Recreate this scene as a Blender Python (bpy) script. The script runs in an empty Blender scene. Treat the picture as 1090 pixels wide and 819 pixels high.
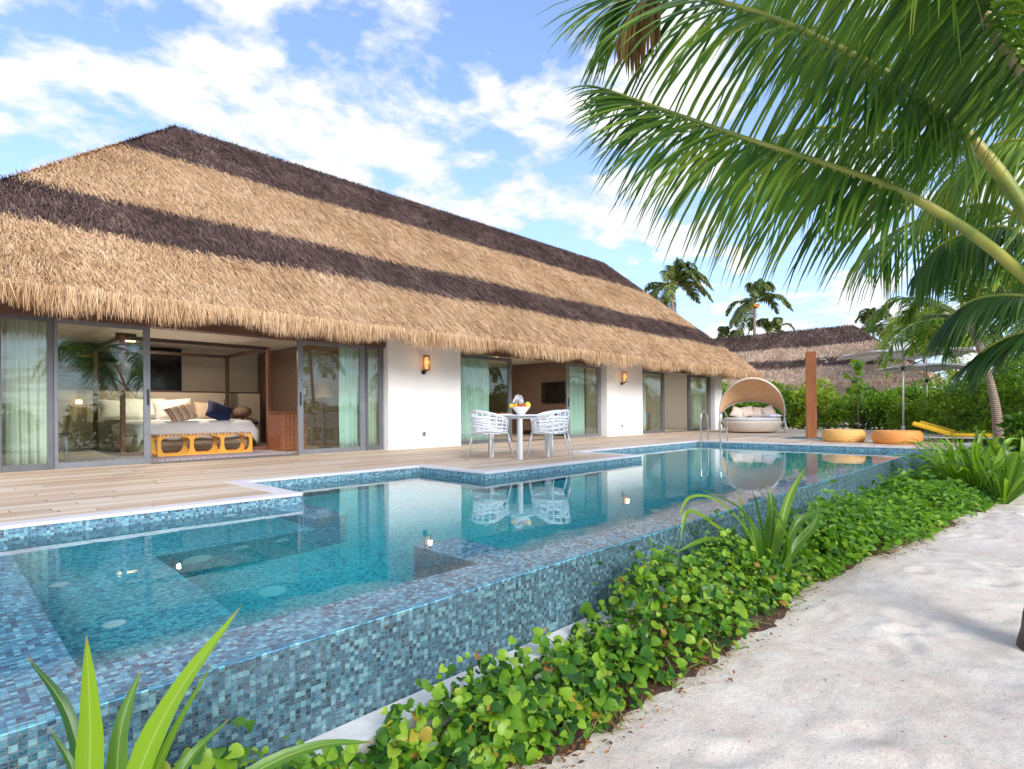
import bpy, bmesh, math, random
import numpy as np
from mathutils import Vector, Matrix
random.seed(7); rng = np.random.default_rng(7)
PI = math.pi
scene = bpy.context.scene
COL = scene.collection

# ------------------------------------------------------------------ camera
FL, CX, CY, CAMH = 601.2, 545.0, 439.1, .79
YAW = math.radians(44.12); ROLL = math.radians(.405)
FW = (math.cos(YAW), math.sin(YAW)); RT = (math.sin(YAW), -math.cos(YAW))
cd = bpy.data.cameras.new('camera'); cam = bpy.data.objects.new('camera', cd); COL.objects.link(cam)
cam.location = (0, 0, CAMH)
Mx = Matrix(((RT[0], 0, -FW[0]), (RT[1], 0, -FW[1]), (0, 1, 0)))
cam.rotation_euler = (Mx @ Matrix.Rotation(-ROLL, 3, 'Z')).to_euler()
cd.sensor_width = 36; cd.lens = 36*FL/1090; cd.shift_y = (CY-409.5)/1090
cd.clip_start = .05; cd.clip_end = 3000
scene.camera = cam

def at(px, py, d):
    """world point seen at that place of the picture at distance d"""
    dx = (px-CX)/FL; dy = (py-CY)/FL; C, S = math.cos(ROLL), math.sin(ROLL)
    A = dx*C-dy*S; B = -dx*S-dy*C
    return Vector((d*(FW[0]+A*RT[0]), d*(FW[1]+A*RT[1]), CAMH+d*B))

# ------------------------------------------------------------------ node helpers
class NT:
    def __init__(s, name):
        s.m = bpy.data.materials.new(name); s.m.use_nodes = True; s.t = s.m.node_tree
        s.t.nodes.clear(); s.out = s.t.nodes.new('ShaderNodeOutputMaterial')
    def n(s, typ, ins=None, **kw):
        o = s.t.nodes.new('ShaderNode'+typ)
        for k, v in kw.items(): setattr(o, k, v)
        for k, v in (ins or {}).items():
            if isinstance(v, bpy.types.NodeSocket): s.t.links.new(v, o.inputs[k])
            else:
                if isinstance(v, tuple) and len(v) == 3 and o.inputs[k].type == 'RGBA': v = v+(1,)
                o.inputs[k].default_value = v
        return o
    def math(s, op, a, b=0, c=0):
        return s.n('Math', {0: a, 1: b, 2: c}, operation=op).outputs[0]
    def vmath(s, op, a, b=(0, 0, 0)):
        return s.n('VectorMath', {0: a, 1: b}, operation=op).outputs[0]
    def ramp(s, fac, stops, interp='LINEAR'):
        r = s.n('ValToRGB', {0: fac}); e = r.color_ramp.elements; r.color_ramp.interpolation = interp
        while len(e) < len(stops): e.new(.5)
        for i, (p, c) in enumerate(stops):
            e[i].position = p; e[i].color = (c, c, c, 1) if isinstance(c, (int, float)) else tuple(c)+(1,)
        return r.outputs[0]
    def noise(s, vec, scale, detail=4, rough=.55, dist=0, out=0):
        i = {'Scale': scale, 'Detail': detail, 'Roughness': rough, 'Distortion': dist}
        if vec is not None: i['Vector'] = vec
        return s.n('TexNoise', i).outputs[out]
    def mix(s, f, a, b, blend='MIX'):
        o = s.n('MixRGB', {0: f, 1: a, 2: b}, blend_type=blend); return o.outputs[0]
    def bump(s, h, strength=.3, dist=.01):
        return s.n('Bump', {'Height': h, 'Strength': strength, 'Distance': dist}).outputs[0]
    def bsdf(s, color, rough=.6, normal=None, **kw):
        i = {'Base Color': color, 'Roughness': rough}
        if normal is not None: i['Normal'] = normal
        for k, v in kw.items(): i[k.replace('_', ' ')] = v
        return s.n('BsdfPrincipled', i).outputs[0]
    def end(s, sh, vol=None):
        if sh is not None: s.t.links.new(sh, s.out.inputs[0])
        if vol is not None: s.t.links.new(vol, s.out.inputs[1])
        return s.m
    @property
    def pos(s): return s.n('TexCoord').outputs['Object']
    @property
    def wpos(s): return s.n('NewGeometry').outputs['Position']
    @property
    def uv(s): return s.n('UVMap').outputs[0]
    @property
    def isl(s): return s.n('NewGeometry').outputs['Random Per Island']

def plain(name, col, rough=.6, var=.12, scale=6, bump=0, bscale=60, metallic=0, **kw):
    t = NT(name); p = t.pos
    n = t.noise(p, scale, 5)
    c = t.mix(t.ramp(n, [(.3, 0), (.7, 1)]), tuple(x*(1-var) for x in col), tuple(min(1, x*(1+var)) for x in col))
    nm = t.bump(t.noise(p, bscale, 4), bump, .005) if bump else None
    r = t.ramp(t.noise(p, scale*2.3, 3), [(.3, max(0, rough-.08)), (.7, min(1, rough+.08))])
    return t.end(t.bsdf(c, r, nm, Metallic=metallic, **kw))

def tile_mat(name, stops, p=.0215, grout=(.27, .24, .23), rough=.14, coat=0, streak_k=.5):
    t = NT(name); u = t.vmath('SCALE', t.uv); u.node.inputs['Scale'].default_value = 1/p
    cell = t.vmath('FLOOR', u); fr = t.vmath('FRACTION', u)
    wn = t.n('TexWhiteNoise', {'Vector': cell}, noise_dimensions='3D')
    patch = t.noise(u, .07, 2)
    v = t.math('ADD', t.math('MULTIPLY', wn.outputs[0], .86), t.math('MULTIPLY', t.math('SUBTRACT', patch, .5), .35))
    base = t.ramp(v, stops)
    off = t.vmath('ADD', u, t.vmath('MULTIPLY', wn.outputs[1], (37, 19, 11)))
    streak = t.ramp(t.noise(t.vmath('MULTIPLY', off, (1.1, 2.2, 1)), 1.2, 4, .6, 1.2), [(.42, 0), (.72, 1)])
    base = t.mix(t.math('MULTIPLY', streak, streak_k), base, (.50, .66, .68))
    dark = t.ramp(t.noise(off, .9, 2), [(.30, 1), (.5, 0)])
    base = t.mix(t.math('MULTIPLY', dark, .45), base, (.02, .09, .14))
    sp = t.n('SeparateXYZ', {0: fr})
    ax = t.math('ABSOLUTE', t.math('SUBTRACT', sp.outputs[0], .5)); ay = t.math('ABSOLUTE', t.math('SUBTRACT', sp.outputs[1], .5))
    d = t.math('MAXIMUM', ax, ay)
    g = t.ramp(d, [(.445, 0), (.475, 1)])
    c = t.mix(g, base, grout)
    h = t.math('SUBTRACT', t.math('MULTIPLY', t.noise(off, .8, 2), .5), g)
    r = t.math('ADD', t.math('MULTIPLY', g, .6), rough)
    return t.end(t.bsdf(c, r, t.bump(h, .5 if not coat else .12, .0015), Coat_Weight=coat, Coat_Roughness=.02, Coat_IOR=1.4))

def deck_mat():
    t = NT('timber_decking'); s = t.n('SeparateXYZ', {0: t.uv}); x, y = s.outputs[0], s.outputs[1]
    W, L = .14, 2.4
    row = t.math('FLOOR', t.math('DIVIDE', y, W)); rn = t.n('TexWhiteNoise', {'W': row}, noise_dimensions='1D').outputs[0]
    xx = t.math('DIVIDE', t.math('ADD', x, t.math('MULTIPLY', rn, L*3)), L)
    cx = t.math('FLOOR', xx)
    cv = t.n('CombineXYZ', {0: cx, 1: row}); wn = t.n('TexWhiteNoise', {'Vector': cv.outputs[0]}, noise_dimensions='3D').outputs[0]
    c = t.ramp(wn, [(0, (.48, .33, .21)), (.25, (.62, .46, .32)), (.55, (.70, .55, .40)), (.8, (.76, .63, .49)), (1, (.58, .41, .27))])
    gv = t.vmath('MULTIPLY', t.vmath('ADD', t.uv, t.n('CombineXYZ', {0: t.math('MULTIPLY', wn, 9), 1: wn}).outputs[0]), (2.2, 40, 1))
    gr = t.noise(gv, 1.0, 6, .65, .6)
    c = t.mix(t.ramp(gr, [(.35, .32), (.62, 0)]), c, (.34, .22, .13))
    st = t.ramp(t.noise(t.uv, .9, 4), [(.45, 0), (.7, .3)]); c = t.mix(st, c, (.62, .56, .48))
    fy = t.math('FRACT', t.math('DIVIDE', y, W)); fx = t.math('FRACT', xx)
    gy = t.ramp(t.math('ABSOLUTE', t.math('SUBTRACT', fy, .5)), [(.47, 0), (.49, 1)])
    gx = t.ramp(t.math('ABSOLUTE', t.math('SUBTRACT', fx, .5)), [(.498, 0), (.4995, 1)])
    g = t.math('MAXIMUM', gy, gx); c = t.mix(t.math('MULTIPLY', g, .8), c, (.07, .045, .03))
    return t.end(t.bsdf(c, t.ramp(gr, [(.3, .5), (.7, .72)]), t.bump(t.math('SUBTRACT', t.math('MULTIPLY', gr, .2), g), .5, .004)))

def sand_mat():
    t = NT('coral_sand'); p = t.wpos
    n1 = t.noise(p, 1.3, 6, .6); n2 = t.noise(p, 14, 6, .7)
    c = t.mix(t.ramp(n1, [(.35, 0), (.65, 1)]), (.76, .665, .56), (.84, .765, .67))
    pink = t.ramp(t.noise(p, 5, 8, .75, .4), [(.47, 0), (.66, .6)]); c = t.mix(pink, c, (.66, .50, .42))
    pt = t.ramp(t.noise(p, 2.4, 3, .6), [(.5, 0), (.75, .35)]); c = t.mix(pt, c, (.60, .50, .42))
    gr = t.ramp(t.noise(p, 110, 4, .7), [(.34, .6), (.47, 0)]); c = t.mix(gr, c, (.34, .26, .2))
    vo = t.n('TexVoronoi', {'Vector': t.vmath('ADD', p, t.vmath('SCALE', t.n('TexNoise', {'Scale': 9.}).outputs[1])), 'Scale': 16., 'Randomness': 1.})
    wn = t.n('TexWhiteNoise', {'Vector': vo.outputs['Position']}).outputs[0]
    sp = t.math('MULTIPLY', t.ramp(vo.outputs['Distance'], [(.035, 1), (.075, 0)]), t.ramp(wn, [(.55, 0), (.56, 1)]))
    c = t.mix(sp, c, (.12, .07, .045))
    h = t.math('ADD', t.math('MULTIPLY', n2, .5), t.math('ADD', t.noise(p, 3.2, 3, .5), t.math('MULTIPLY', t.noise(p, 120, 2), .05)))
    return t.end(t.bsdf(c, .95, t.bump(t.math('ADD', h, t.math('MULTIPLY', t.noise(p, 330, 2), .12)), .8, .03), Specular_IOR_Level=.1))

def soil_mat():
    t = NT('mulch_soil'); p = t.wpos
    n = t.noise(p, 30, 6, .7, .5); c = t.ramp(n, [(.3, (.03, .018, .012)), (.5, (.10, .055, .035)), (.62, (.18, .10, .06)), (.75, (.30, .2, .13))])
    return t.end(t.bsdf(c, .95, t.bump(n, 1, .03)))

def leaf_mat(name, stops, trans=.35, rough=.38, patch=0, tcol=1.6):
    t = NT(name); r = t.isl
    if patch: r = t.math('ADD', t.math('MULTIPLY', r, .6), t.math('MULTIPLY', t.ramp(t.noise(t.wpos, patch, 2), [(.3, 0), (.7, 1)]), .4))
    c = t.ramp(r, stops)
    c2 = t.mix(1, c, (tcol, tcol*.98, tcol*.5), 'MULTIPLY')
    a = t.bsdf(c, rough, None, Specular_IOR_Level=.4)
    b = t.n('BsdfTranslucent', {0: c2}).outputs[0]
    return t.end(t.n('MixShader', {0: trans, 1: a, 2: b}).outputs[0])

def strap_mat(name, stops, trans, rough, tcol):
    t = NT(name); u = t.n('SeparateXYZ', {0: t.uv}); x, v = u.outputs[0], u.outputs[1]
    rib = t.ramp(t.math('ABSOLUTE', t.math('SUBTRACT', x, .5)), [(.02, 1), (.07, 0)])
    vein = t.noise(t.vmath('MULTIPLY', t.uv, (34, 1.2, 1)), 1, 4, .6); oi = t.n('ObjectInfo').outputs['Random']
    c = t.ramp(t.math('ADD', t.math('MULTIPLY', oi, .75), t.math('MULTIPLY', vein, .25)), stops)
    c = t.mix(t.math('MULTIPLY', rib, .5), c, (.42, .52, .12)); tip = t.ramp(t.math('ADD', v, t.math('MULTIPLY', vein, .05)), [(.975, 0), (1, .8)]); c = t.mix(tip, c, (.35, .22, .06))
    sp = t.ramp(t.noise(t.pos, 60, 2), [(.22, .5), (.30, 0)]); c = t.mix(sp, c, (.20, .18, .04))
    nm = t.bump(t.math('SUBTRACT', t.math('MULTIPLY', vein, .6), rib), .35, .002)
    a = t.bsdf(c, rough, nm); b = t.n('BsdfTranslucent', {0: t.mix(1, c, (tcol, tcol, tcol*.5), 'MULTIPLY')}).outputs[0]
    return t.end(t.n('MixShader', {0: trans, 1: a, 2: b}).outputs[0])
def island_mat(name, stops, rough=.85, patch=.8, spec=.2):
    t = NT(name); r = t.math('ADD', t.math('MULTIPLY', t.isl, .62), t.math('MULTIPLY', t.ramp(t.noise(t.wpos, patch, 6, .65), [(.32, 0), (.68, 1)]), .38))
    return t.end(t.bsdf(t.ramp(r, stops), rough, None, Specular_IOR_Level=spec))

def glass_mat(name, tint, ior=1.7):
    t = NT(name)
    g_ = t.n('NewGeometry'); c_ = t.math('ABSOLUTE', t.n('VectorMath', {0: g_.outputs['Incoming'], 1: g_.outputs['Normal']}, operation='DOT_PRODUCT').outputs['Value'])
    f0 = ((ior-1)/(ior+1))**2; f = t.math('ADD', t.math('MULTIPLY', t.math('POWER', t.math('SUBTRACT', 1, c_), 5), 1-f0), f0)
    tr = t.n('BsdfTransparent', {0: tint}).outputs[0]; gl = t.n('BsdfGlossy', {0: (.95, .98, .96), 'Roughness': .0,
        'Normal': t.bump(t.noise(t.wpos, .8, 1), .04, .02)}).outputs[0]
    return t.end(t.n('MixShader', {0: f, 1: tr, 2: gl}).outputs[0])

def wood_mat(name, a, b, rough=.45, sc=(1.5, 1.5, 18), rot=False):
    t = NT(name); n = t.noise(t.vmath('MULTIPLY', t.pos, sc), 2, 6, .6, 1.0)
    return t.end(t.bsdf(t.ramp(n, [(.3, a), (.7, b)]), rough, t.bump(n, .15, .003)))

def emis(name, col, st, base=None):
    t = NT(name); e = t.n('Emission', {0: col, 1: st}).outputs[0]
    return t.end(e)

def stripes_mat(name, cols, scale, axis=0):
    t = NT(name); s = t.n('SeparateXYZ', {0: t.pos}).outputs[axis]
    f = t.math('FRACT', t.math('MULTIPLY', s, scale))
    n = len(cols); c = t.ramp(f, [(i/n, cols[i]) for i in range(n)], 'CONSTANT')
    return t.end(t.bsdf(c, .9, t.bump(t.noise(t.pos, 180, 2), .3, .002)))

def cloth(name, c, k=.45):
    t = NT(name); a = t.bsdf(c, .9); b = t.n('BsdfTranslucent', {0: c}).outputs[0]
    return t.end(t.n('MixShader', {0: k, 1: a, 2: b}).outputs[0])
M = {}
TS = [(0, (.008, .03, .07)), (.18, (.015, .09, .18)), (.38, (.03, .19, .30)), (.55, (.08, .32, .42)), (.70, (.24, .50, .56)), (.84, (.025, .17, .29)), (1, (.40, .62, .66))]
M['tile'] = tile_mat('blue_glass_mosaic', TS)
M['tile_bench'] = tile_mat('bench_blue_mosaic', [(0, (.04, .26, .40)), (.25, (.09, .52, .66)), (.5, (.16, .72, .82)), (.75, (.32, .88, .90)), (1, (.08, .50, .74))], grout=(.20, .36, .42))
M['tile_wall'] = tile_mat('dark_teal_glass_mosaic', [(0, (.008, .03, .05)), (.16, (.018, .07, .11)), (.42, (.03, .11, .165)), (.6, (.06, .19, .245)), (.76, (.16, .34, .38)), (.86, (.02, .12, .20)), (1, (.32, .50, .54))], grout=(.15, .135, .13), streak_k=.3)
M['tile_wet'] = tile_mat('wet_blue_glass_mosaic', [(p_, tuple(min(1, q*1.7+o_) for q, o_ in zip(c_, (.015, .08, .11)))) for p_, c_ in TS], coat=0, rough=.3, streak_k=.35, grout=(.33, .31, .30))
M['tile_in'] = tile_mat('aqua_glass_mosaic', [(0, (.04, .36, .52)), (.2, (.11, .66, .78)), (.45, (.20, .88, .93)), (.7, (.36, .93, .95)), (1, (.10, .60, .80))], grout=(.55, .60, .60))
M['deck'] = deck_mat(); M['sand'] = sand_mat(); M['soil'] = soil_mat()
M['coping'] = plain('pale_stone_coping', (.66, .62, .62), .6, .06, 3, .15)
t = NT('white_render'); p_ = t.wpos; z_ = t.n('SeparateXYZ', {0: p_}).outputs[2]
st_ = t.noise(t.vmath('MULTIPLY', p_, (7, 7, 1.1)), 1, 5, .6); foot = t.ramp(t.math('ADD', z_, t.math('MULTIPLY', t.math('SUBTRACT', st_, .5), .5)), [(.0, .45), (.22, 0)])
c = t.mix(t.ramp(st_, [(.45, 0), (.8, .25)]), (.83, .82, .80), (.72, .70, .66)); c = t.mix(t.math('MULTIPLY', foot, t.ramp(t.noise(p_, 9, 4), [(.4, 0), (.65, 1)])), c, (.55, .48, .40))
M['white'] = t.end(t.bsdf(c, .82, t.bump(t.math('ADD', t.noise(p_, 60, 4), t.noise(p_, 3, 3)), .10, .01)))
M['reveal'] = plain('grey_white_render', (.62, .60, .58), .8, .04)
M['frame'] = plain('dark_aluminium', (.115, .12, .13), .38, .08, 4, Specular_IOR_Level=.6)
M['frame2'] = plain('grey_aluminium', (.22, .23, .25), .35, .08, 4, metallic=.3)
M['glass'] = glass_mat('green_tinted_glass', (.90, .965, .93), 1.75)
M['clearglass'] = glass_mat('clear_glass', (.93, .97, .95), 1.45)
M['thatch'] = island_mat('tan_thatch', [(0, (.20, .10, .05)), (.2, (.42, .25, .125)), (.5, (.58, .375, .21)), (.8, (.70, .485, .30)), (1, (.82, .64, .45))])
M['thatch_dark'] = island_mat('dark_thatch', [(0, (.030, .018, .016)), (.35, (.078, .047, .042)), (.7, (.155, .098, .082)), (1, (.38, .26, .20))])
M['thatch_under'] = plain('thatch_underlayer', (.42, .28, .16), .95, .3, 8, .8, 20)
M['thatch_under_dark'] = plain('dark_thatch_underlayer', (.06, .042, .04), .95, .3, 8, .8, 20)
M['thatch_old'] = island_mat('weathered_thatch', [(0, (.28, .18, .12)), (.3, (.48, .33, .22)), (.7, (.66, .47, .34)), (1, (.76, .60, .46))])
M['soffit'] = plain('dark_soffit_timber', (.10, .06, .045), .7, .25, 5)
M['header'] = wood_mat('header_timber', (.10, .05, .035), (.17, .09, .06), sc=(1, 8, 8))
M['redwood'] = wood_mat('red_brown_timber', (.20, .065, .03), (.36, .13, .055))
M['postwood'] = wood_mat('orange_brown_post', (.25, .07, .015), (.42, .14, .035), .5, (14, 14, 1.0))
M['bedpost'] = wood_mat('mahogany_post', (.20, .075, .045), (.32, .13, .075))
M['darkpost'] = wood_mat('dark_mahogany_post', (.05, .025, .02), (.09, .045, .035))
M['taupe'] = plain('taupe_wall', (.50, .43, .36), .85, .06)
M['taupe_dark'] = plain('brown_wall_panel', (.22, .15, .115), .7, .1)
M['beigewall'] = plain('beige_wall', (.60, .54, .46), .85, .04)
M['ceil'] = plain('ceiling_paint', (.72, .68, .62), .85, .04)
M['darkglass'] = plain('black_glass_panel', (.012, .013, .015), .12, .2, 2)
M['weave'] = plain('woven_headboard', (.46, .40, .33), .9, .35, 60, .5, 120)
M['floor'] = plain('pale_floor_tile', (.52, .42, .33), .35, .1, 3)
M['linen'] = plain('white_linen', (.82, .82, .84), .9, .03, 4, .15, 25)
M['linen2'] = plain('off_white_linen', (.70, .69, .67), .9, .04, 4, .15, 25)
M['navy'] = plain('navy_fabric', (.012, .022, .085), .85, .2, 8, .2)
M['beigefab'] = plain('beige_fabric', (.62, .50, .38), .9, .06, 5, .2)
M['cream'] = plain('cream_canvas', (.72, .63, .53), .85, .05, 5, .15)
M['cushion_pale'] = plain('pale_cushion_cotton', (.80, .66, .56), .85, .05, 5, .2)
M['canopy'] = plain('tan_canopy_canvas', (.74, .47, .26), .8, .06, 4, .3, 9)
M['stripe'] = stripes_mat('striped_cushion_fabric', [(.62, .45, .30), (.72, .6, .48), (.40, .18, .09), (.70, .56, .42), (.20, .10, .08), (.66, .5, .36), (.76, .66, .55)], 7.5, 0)
M['rug'] = stripes_mat('blue_patterned_rug', [(.05, .05, .22), (.7, .66, .62), (.12, .1, .35), (.75, .7, .62), (.4, .2, .12)], 9, 0)
M['benchtop'] = stripes_mat('woven_bench_seat', [(.6, .42, .28), (.25, .1, .06), (.7, .55, .4), (.45, .2, .1)], 8, 0)
M['orange'] = plain('orange_lacquer', (.84, .40, .06), .35, .06, 4)
M['yellow_hem'] = plain('yellow_trim', (.80, .52, .05), .8, .05)
M['curtain'] = cloth('sheer_curtain', (.86, .87, .80)); M['curtain_aqua'] = cloth('aqua_sheer_curtain', (.80, .92, .89))
M['chair'] = plain('white_woven_plastic', (.80, .80, .81), .45, .03)
M['leg'] = plain('pale_grey_metal', (.60, .60, .60), .35, .05, metallic=.3)
M['steel'] = plain('brushed_steel', (.55, .54, .52), .25, .1, metallic=1)
M['grayfab'] = cloth('grey_umbrella_fabric', (.80, .76, .73), .35)
M['tealfab'] = plain('teal_dark_fabric', (.02, .07, .08), .8, .2)
M['brownfab'] = plain('brown_wicker', (.24, .16, .11), .8, .2)
M['greyfab'] = plain('grey_fabric', (.36, .42, .43), .85, .1)
M['bluemat'] = plain('blue_fabric', (.10, .22, .32), .8, .15)
M['orangewick'] = None
def wicker(name, a, b):
    t = NT(name); s = t.n('SeparateXYZ', {0: t.pos})
    w = t.n('TexWave', {'Vector': t.pos, 'Scale': 9., 'Distortion': 1.5, 'Detail': 2.}, bands_direction='Z').outputs[0]
    n = t.noise(t.pos, 45, 3)
    w2 = t.n('TexWave', {'Vector': t.pos, 'Scale': 14., 'Distortion': .6}, bands_direction='DIAGONAL').outputs[0]
    f = t.math('ADD', t.math('MULTIPLY', t.math('ADD', w, n), .33), t.math('MULTIPLY', w2, .33))
    return t.end(t.bsdf(t.ramp(f, [(.3, a), (.65, b)]), .6, t.bump(f, .6, .01)))
M['wick_yellow'] = wicker('yellow_orange_wicker', (.62, .30, .07), (.90, .55, .17))
M['wick_orange'] = wicker('orange_wicker', (.66, .20, .04), (.92, .42, .10))
M['yellowfab'] = plain('yellow_cushion_fabric', (.86, .52, .02), .8, .06)
M['black'] = plain('black_plastic', (.015, .015, .017), .3, .2)
M['pebble'] = plain('white_gutter_stone', (.78, .76, .74), .8, .08, 20, .5, 40)
M['disc'] = plain('white_pool_fitting', (.95, .95, .92), .4, .03)
M['lampglow'] = emis('warm_lamp_glow', (1, .42, .13, 1), 1.2)
M['lampcore'] = emis('warm_bulb', (1, .62, .25, 1), 3.5)
M['brass'] = plain('aged_brass', (.30, .17, .08), .4, .15, metallic=.8)
M['trunk'] = None
t = NT('palm_bark'); w = t.n('TexWave', {'Vector': t.pos, 'Scale': 7., 'Distortion': 5., 'Detail': 3.}, bands_direction='Z').outputs[0]
n_ = t.noise(t.pos, 14, 5)
M['trunk'] = t.end(t.bsdf(t.ramp(t.math('MULTIPLY', t.math('ADD', w, n_), .5), [(.25, (.20, .13, .09)), (.5, (.36, .26, .19)), (.75, (.46, .35, .26))]), .9, t.bump(w, .6, .03)))
M['trunk_near'] = plain('dark_fibrous_bark', (.13, .085, .06), .95, .45, 12, 1.0, 25)
M['bark'] = plain('brown_bark', (.16, .11, .08), .95, .4, 10, .8)
G = lambda a, k=1: tuple(x*k for x in a)
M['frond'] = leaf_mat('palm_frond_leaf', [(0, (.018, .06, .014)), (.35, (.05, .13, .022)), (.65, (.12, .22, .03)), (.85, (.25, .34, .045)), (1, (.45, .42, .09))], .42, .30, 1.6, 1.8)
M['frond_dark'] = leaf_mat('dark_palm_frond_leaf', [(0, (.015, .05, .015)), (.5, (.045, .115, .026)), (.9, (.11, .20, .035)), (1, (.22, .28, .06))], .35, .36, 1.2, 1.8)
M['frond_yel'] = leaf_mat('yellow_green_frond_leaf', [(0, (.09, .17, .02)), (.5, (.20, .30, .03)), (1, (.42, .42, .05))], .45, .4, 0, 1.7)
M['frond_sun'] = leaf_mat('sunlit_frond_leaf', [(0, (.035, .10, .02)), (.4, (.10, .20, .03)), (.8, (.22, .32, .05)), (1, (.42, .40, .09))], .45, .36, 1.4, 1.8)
M['frond_dry'] = leaf_mat('dry_frond_leaf', [(0, (.12, .07, .03)), (.5, (.30, .17, .06)), (1, (.36, .30, .08))], .3, .6, 0, 1.3)
M['frond_far'] = leaf_mat('distant_palm_leaf', [(0, (.03, .06, .02)), (.5, (.08, .13, .035)), (1, (.26, .26, .06))], .3, .45, 0, 1.5)
t = NT('palm_rachis'); c = t.ramp(t.noise(t.pos, 3, 4), [(.3, (.13, .19, .03)), (.5, (.30, .32, .05)), (.72, (.44, .36, .08))])
M['rachis'] = t.end(t.bsdf(c, .4, t.bump(t.noise(t.pos, 30, 3), .2, .004)))
M['rachis_tan'] = plain('tan_frond_stalk', (.50, .38, .22), .7, .3, 9, .4)
M['cover'] = leaf_mat('beach_creeper_leaf', [(0, (.020, .072, .012)), (.25, (.055, .17, .018)), (.55, (.14, .30, .02)), (.82, (.26, .44, .03)), (.975, (.34, .50, .05)), (.988, (.44, .36, .04)), (1, (.40, .16, .05))], .36, .36, 0, 1.5)
M['cover_far'] = leaf_mat('broad_creeper_leaf', [(0, (.03, .10, .012)), (.35, (.09, .23, .018)), (.75, (.19, .38, .022)), (1, (.34, .52, .04))], .36, .36, 1.0, 1.5)
M['stem'] = leaf_mat('creeper_stem', [(0, (.10, .16, .03)), (.6, (.20, .25, .06)), (1, (.22, .15, .06))], .2)
M['deadleaf'] = leaf_mat('fallen_leaf', [(0, (.10, .05, .03)), (.5, (.30, .13, .05)), (1, (.48, .22, .07))], .15, .7)
M['strap'] = strap_mat('strap_leaf', [(0, (.05, .13, .02)), (.4, (.13, .27, .02)), (.8, (.26, .42, .03))], .42, .3, 1.6)
M['strap_front'] = strap_mat('glossy_strap_leaf', [(0, (.025, .085, .025)), (.35, (.06, .16, .03)), (.6, (.15, .30, .015)), (.85, (.24, .40, .015))], .35, .3, 1.4)
for i, (a, b, c_) in enumerate([((.03, .09, .010), (.10, .22, .02), (.22, .38, .035)), ((.05, .13, .010), (.16, .30, .022), (.32, .47, .045)), ((.02, .06, .012), (.06, .15, .022), (.14, .26, .035)), ((.10, .18, .012), (.26, .38, .03), (.50, .52, .05))]):
    M['bush%d' % i] = leaf_mat('shrub_leaf_%d' % i, [(0, a), (.5, b), (1, c_)], .3, .38, 1.5, 1.5)

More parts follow.
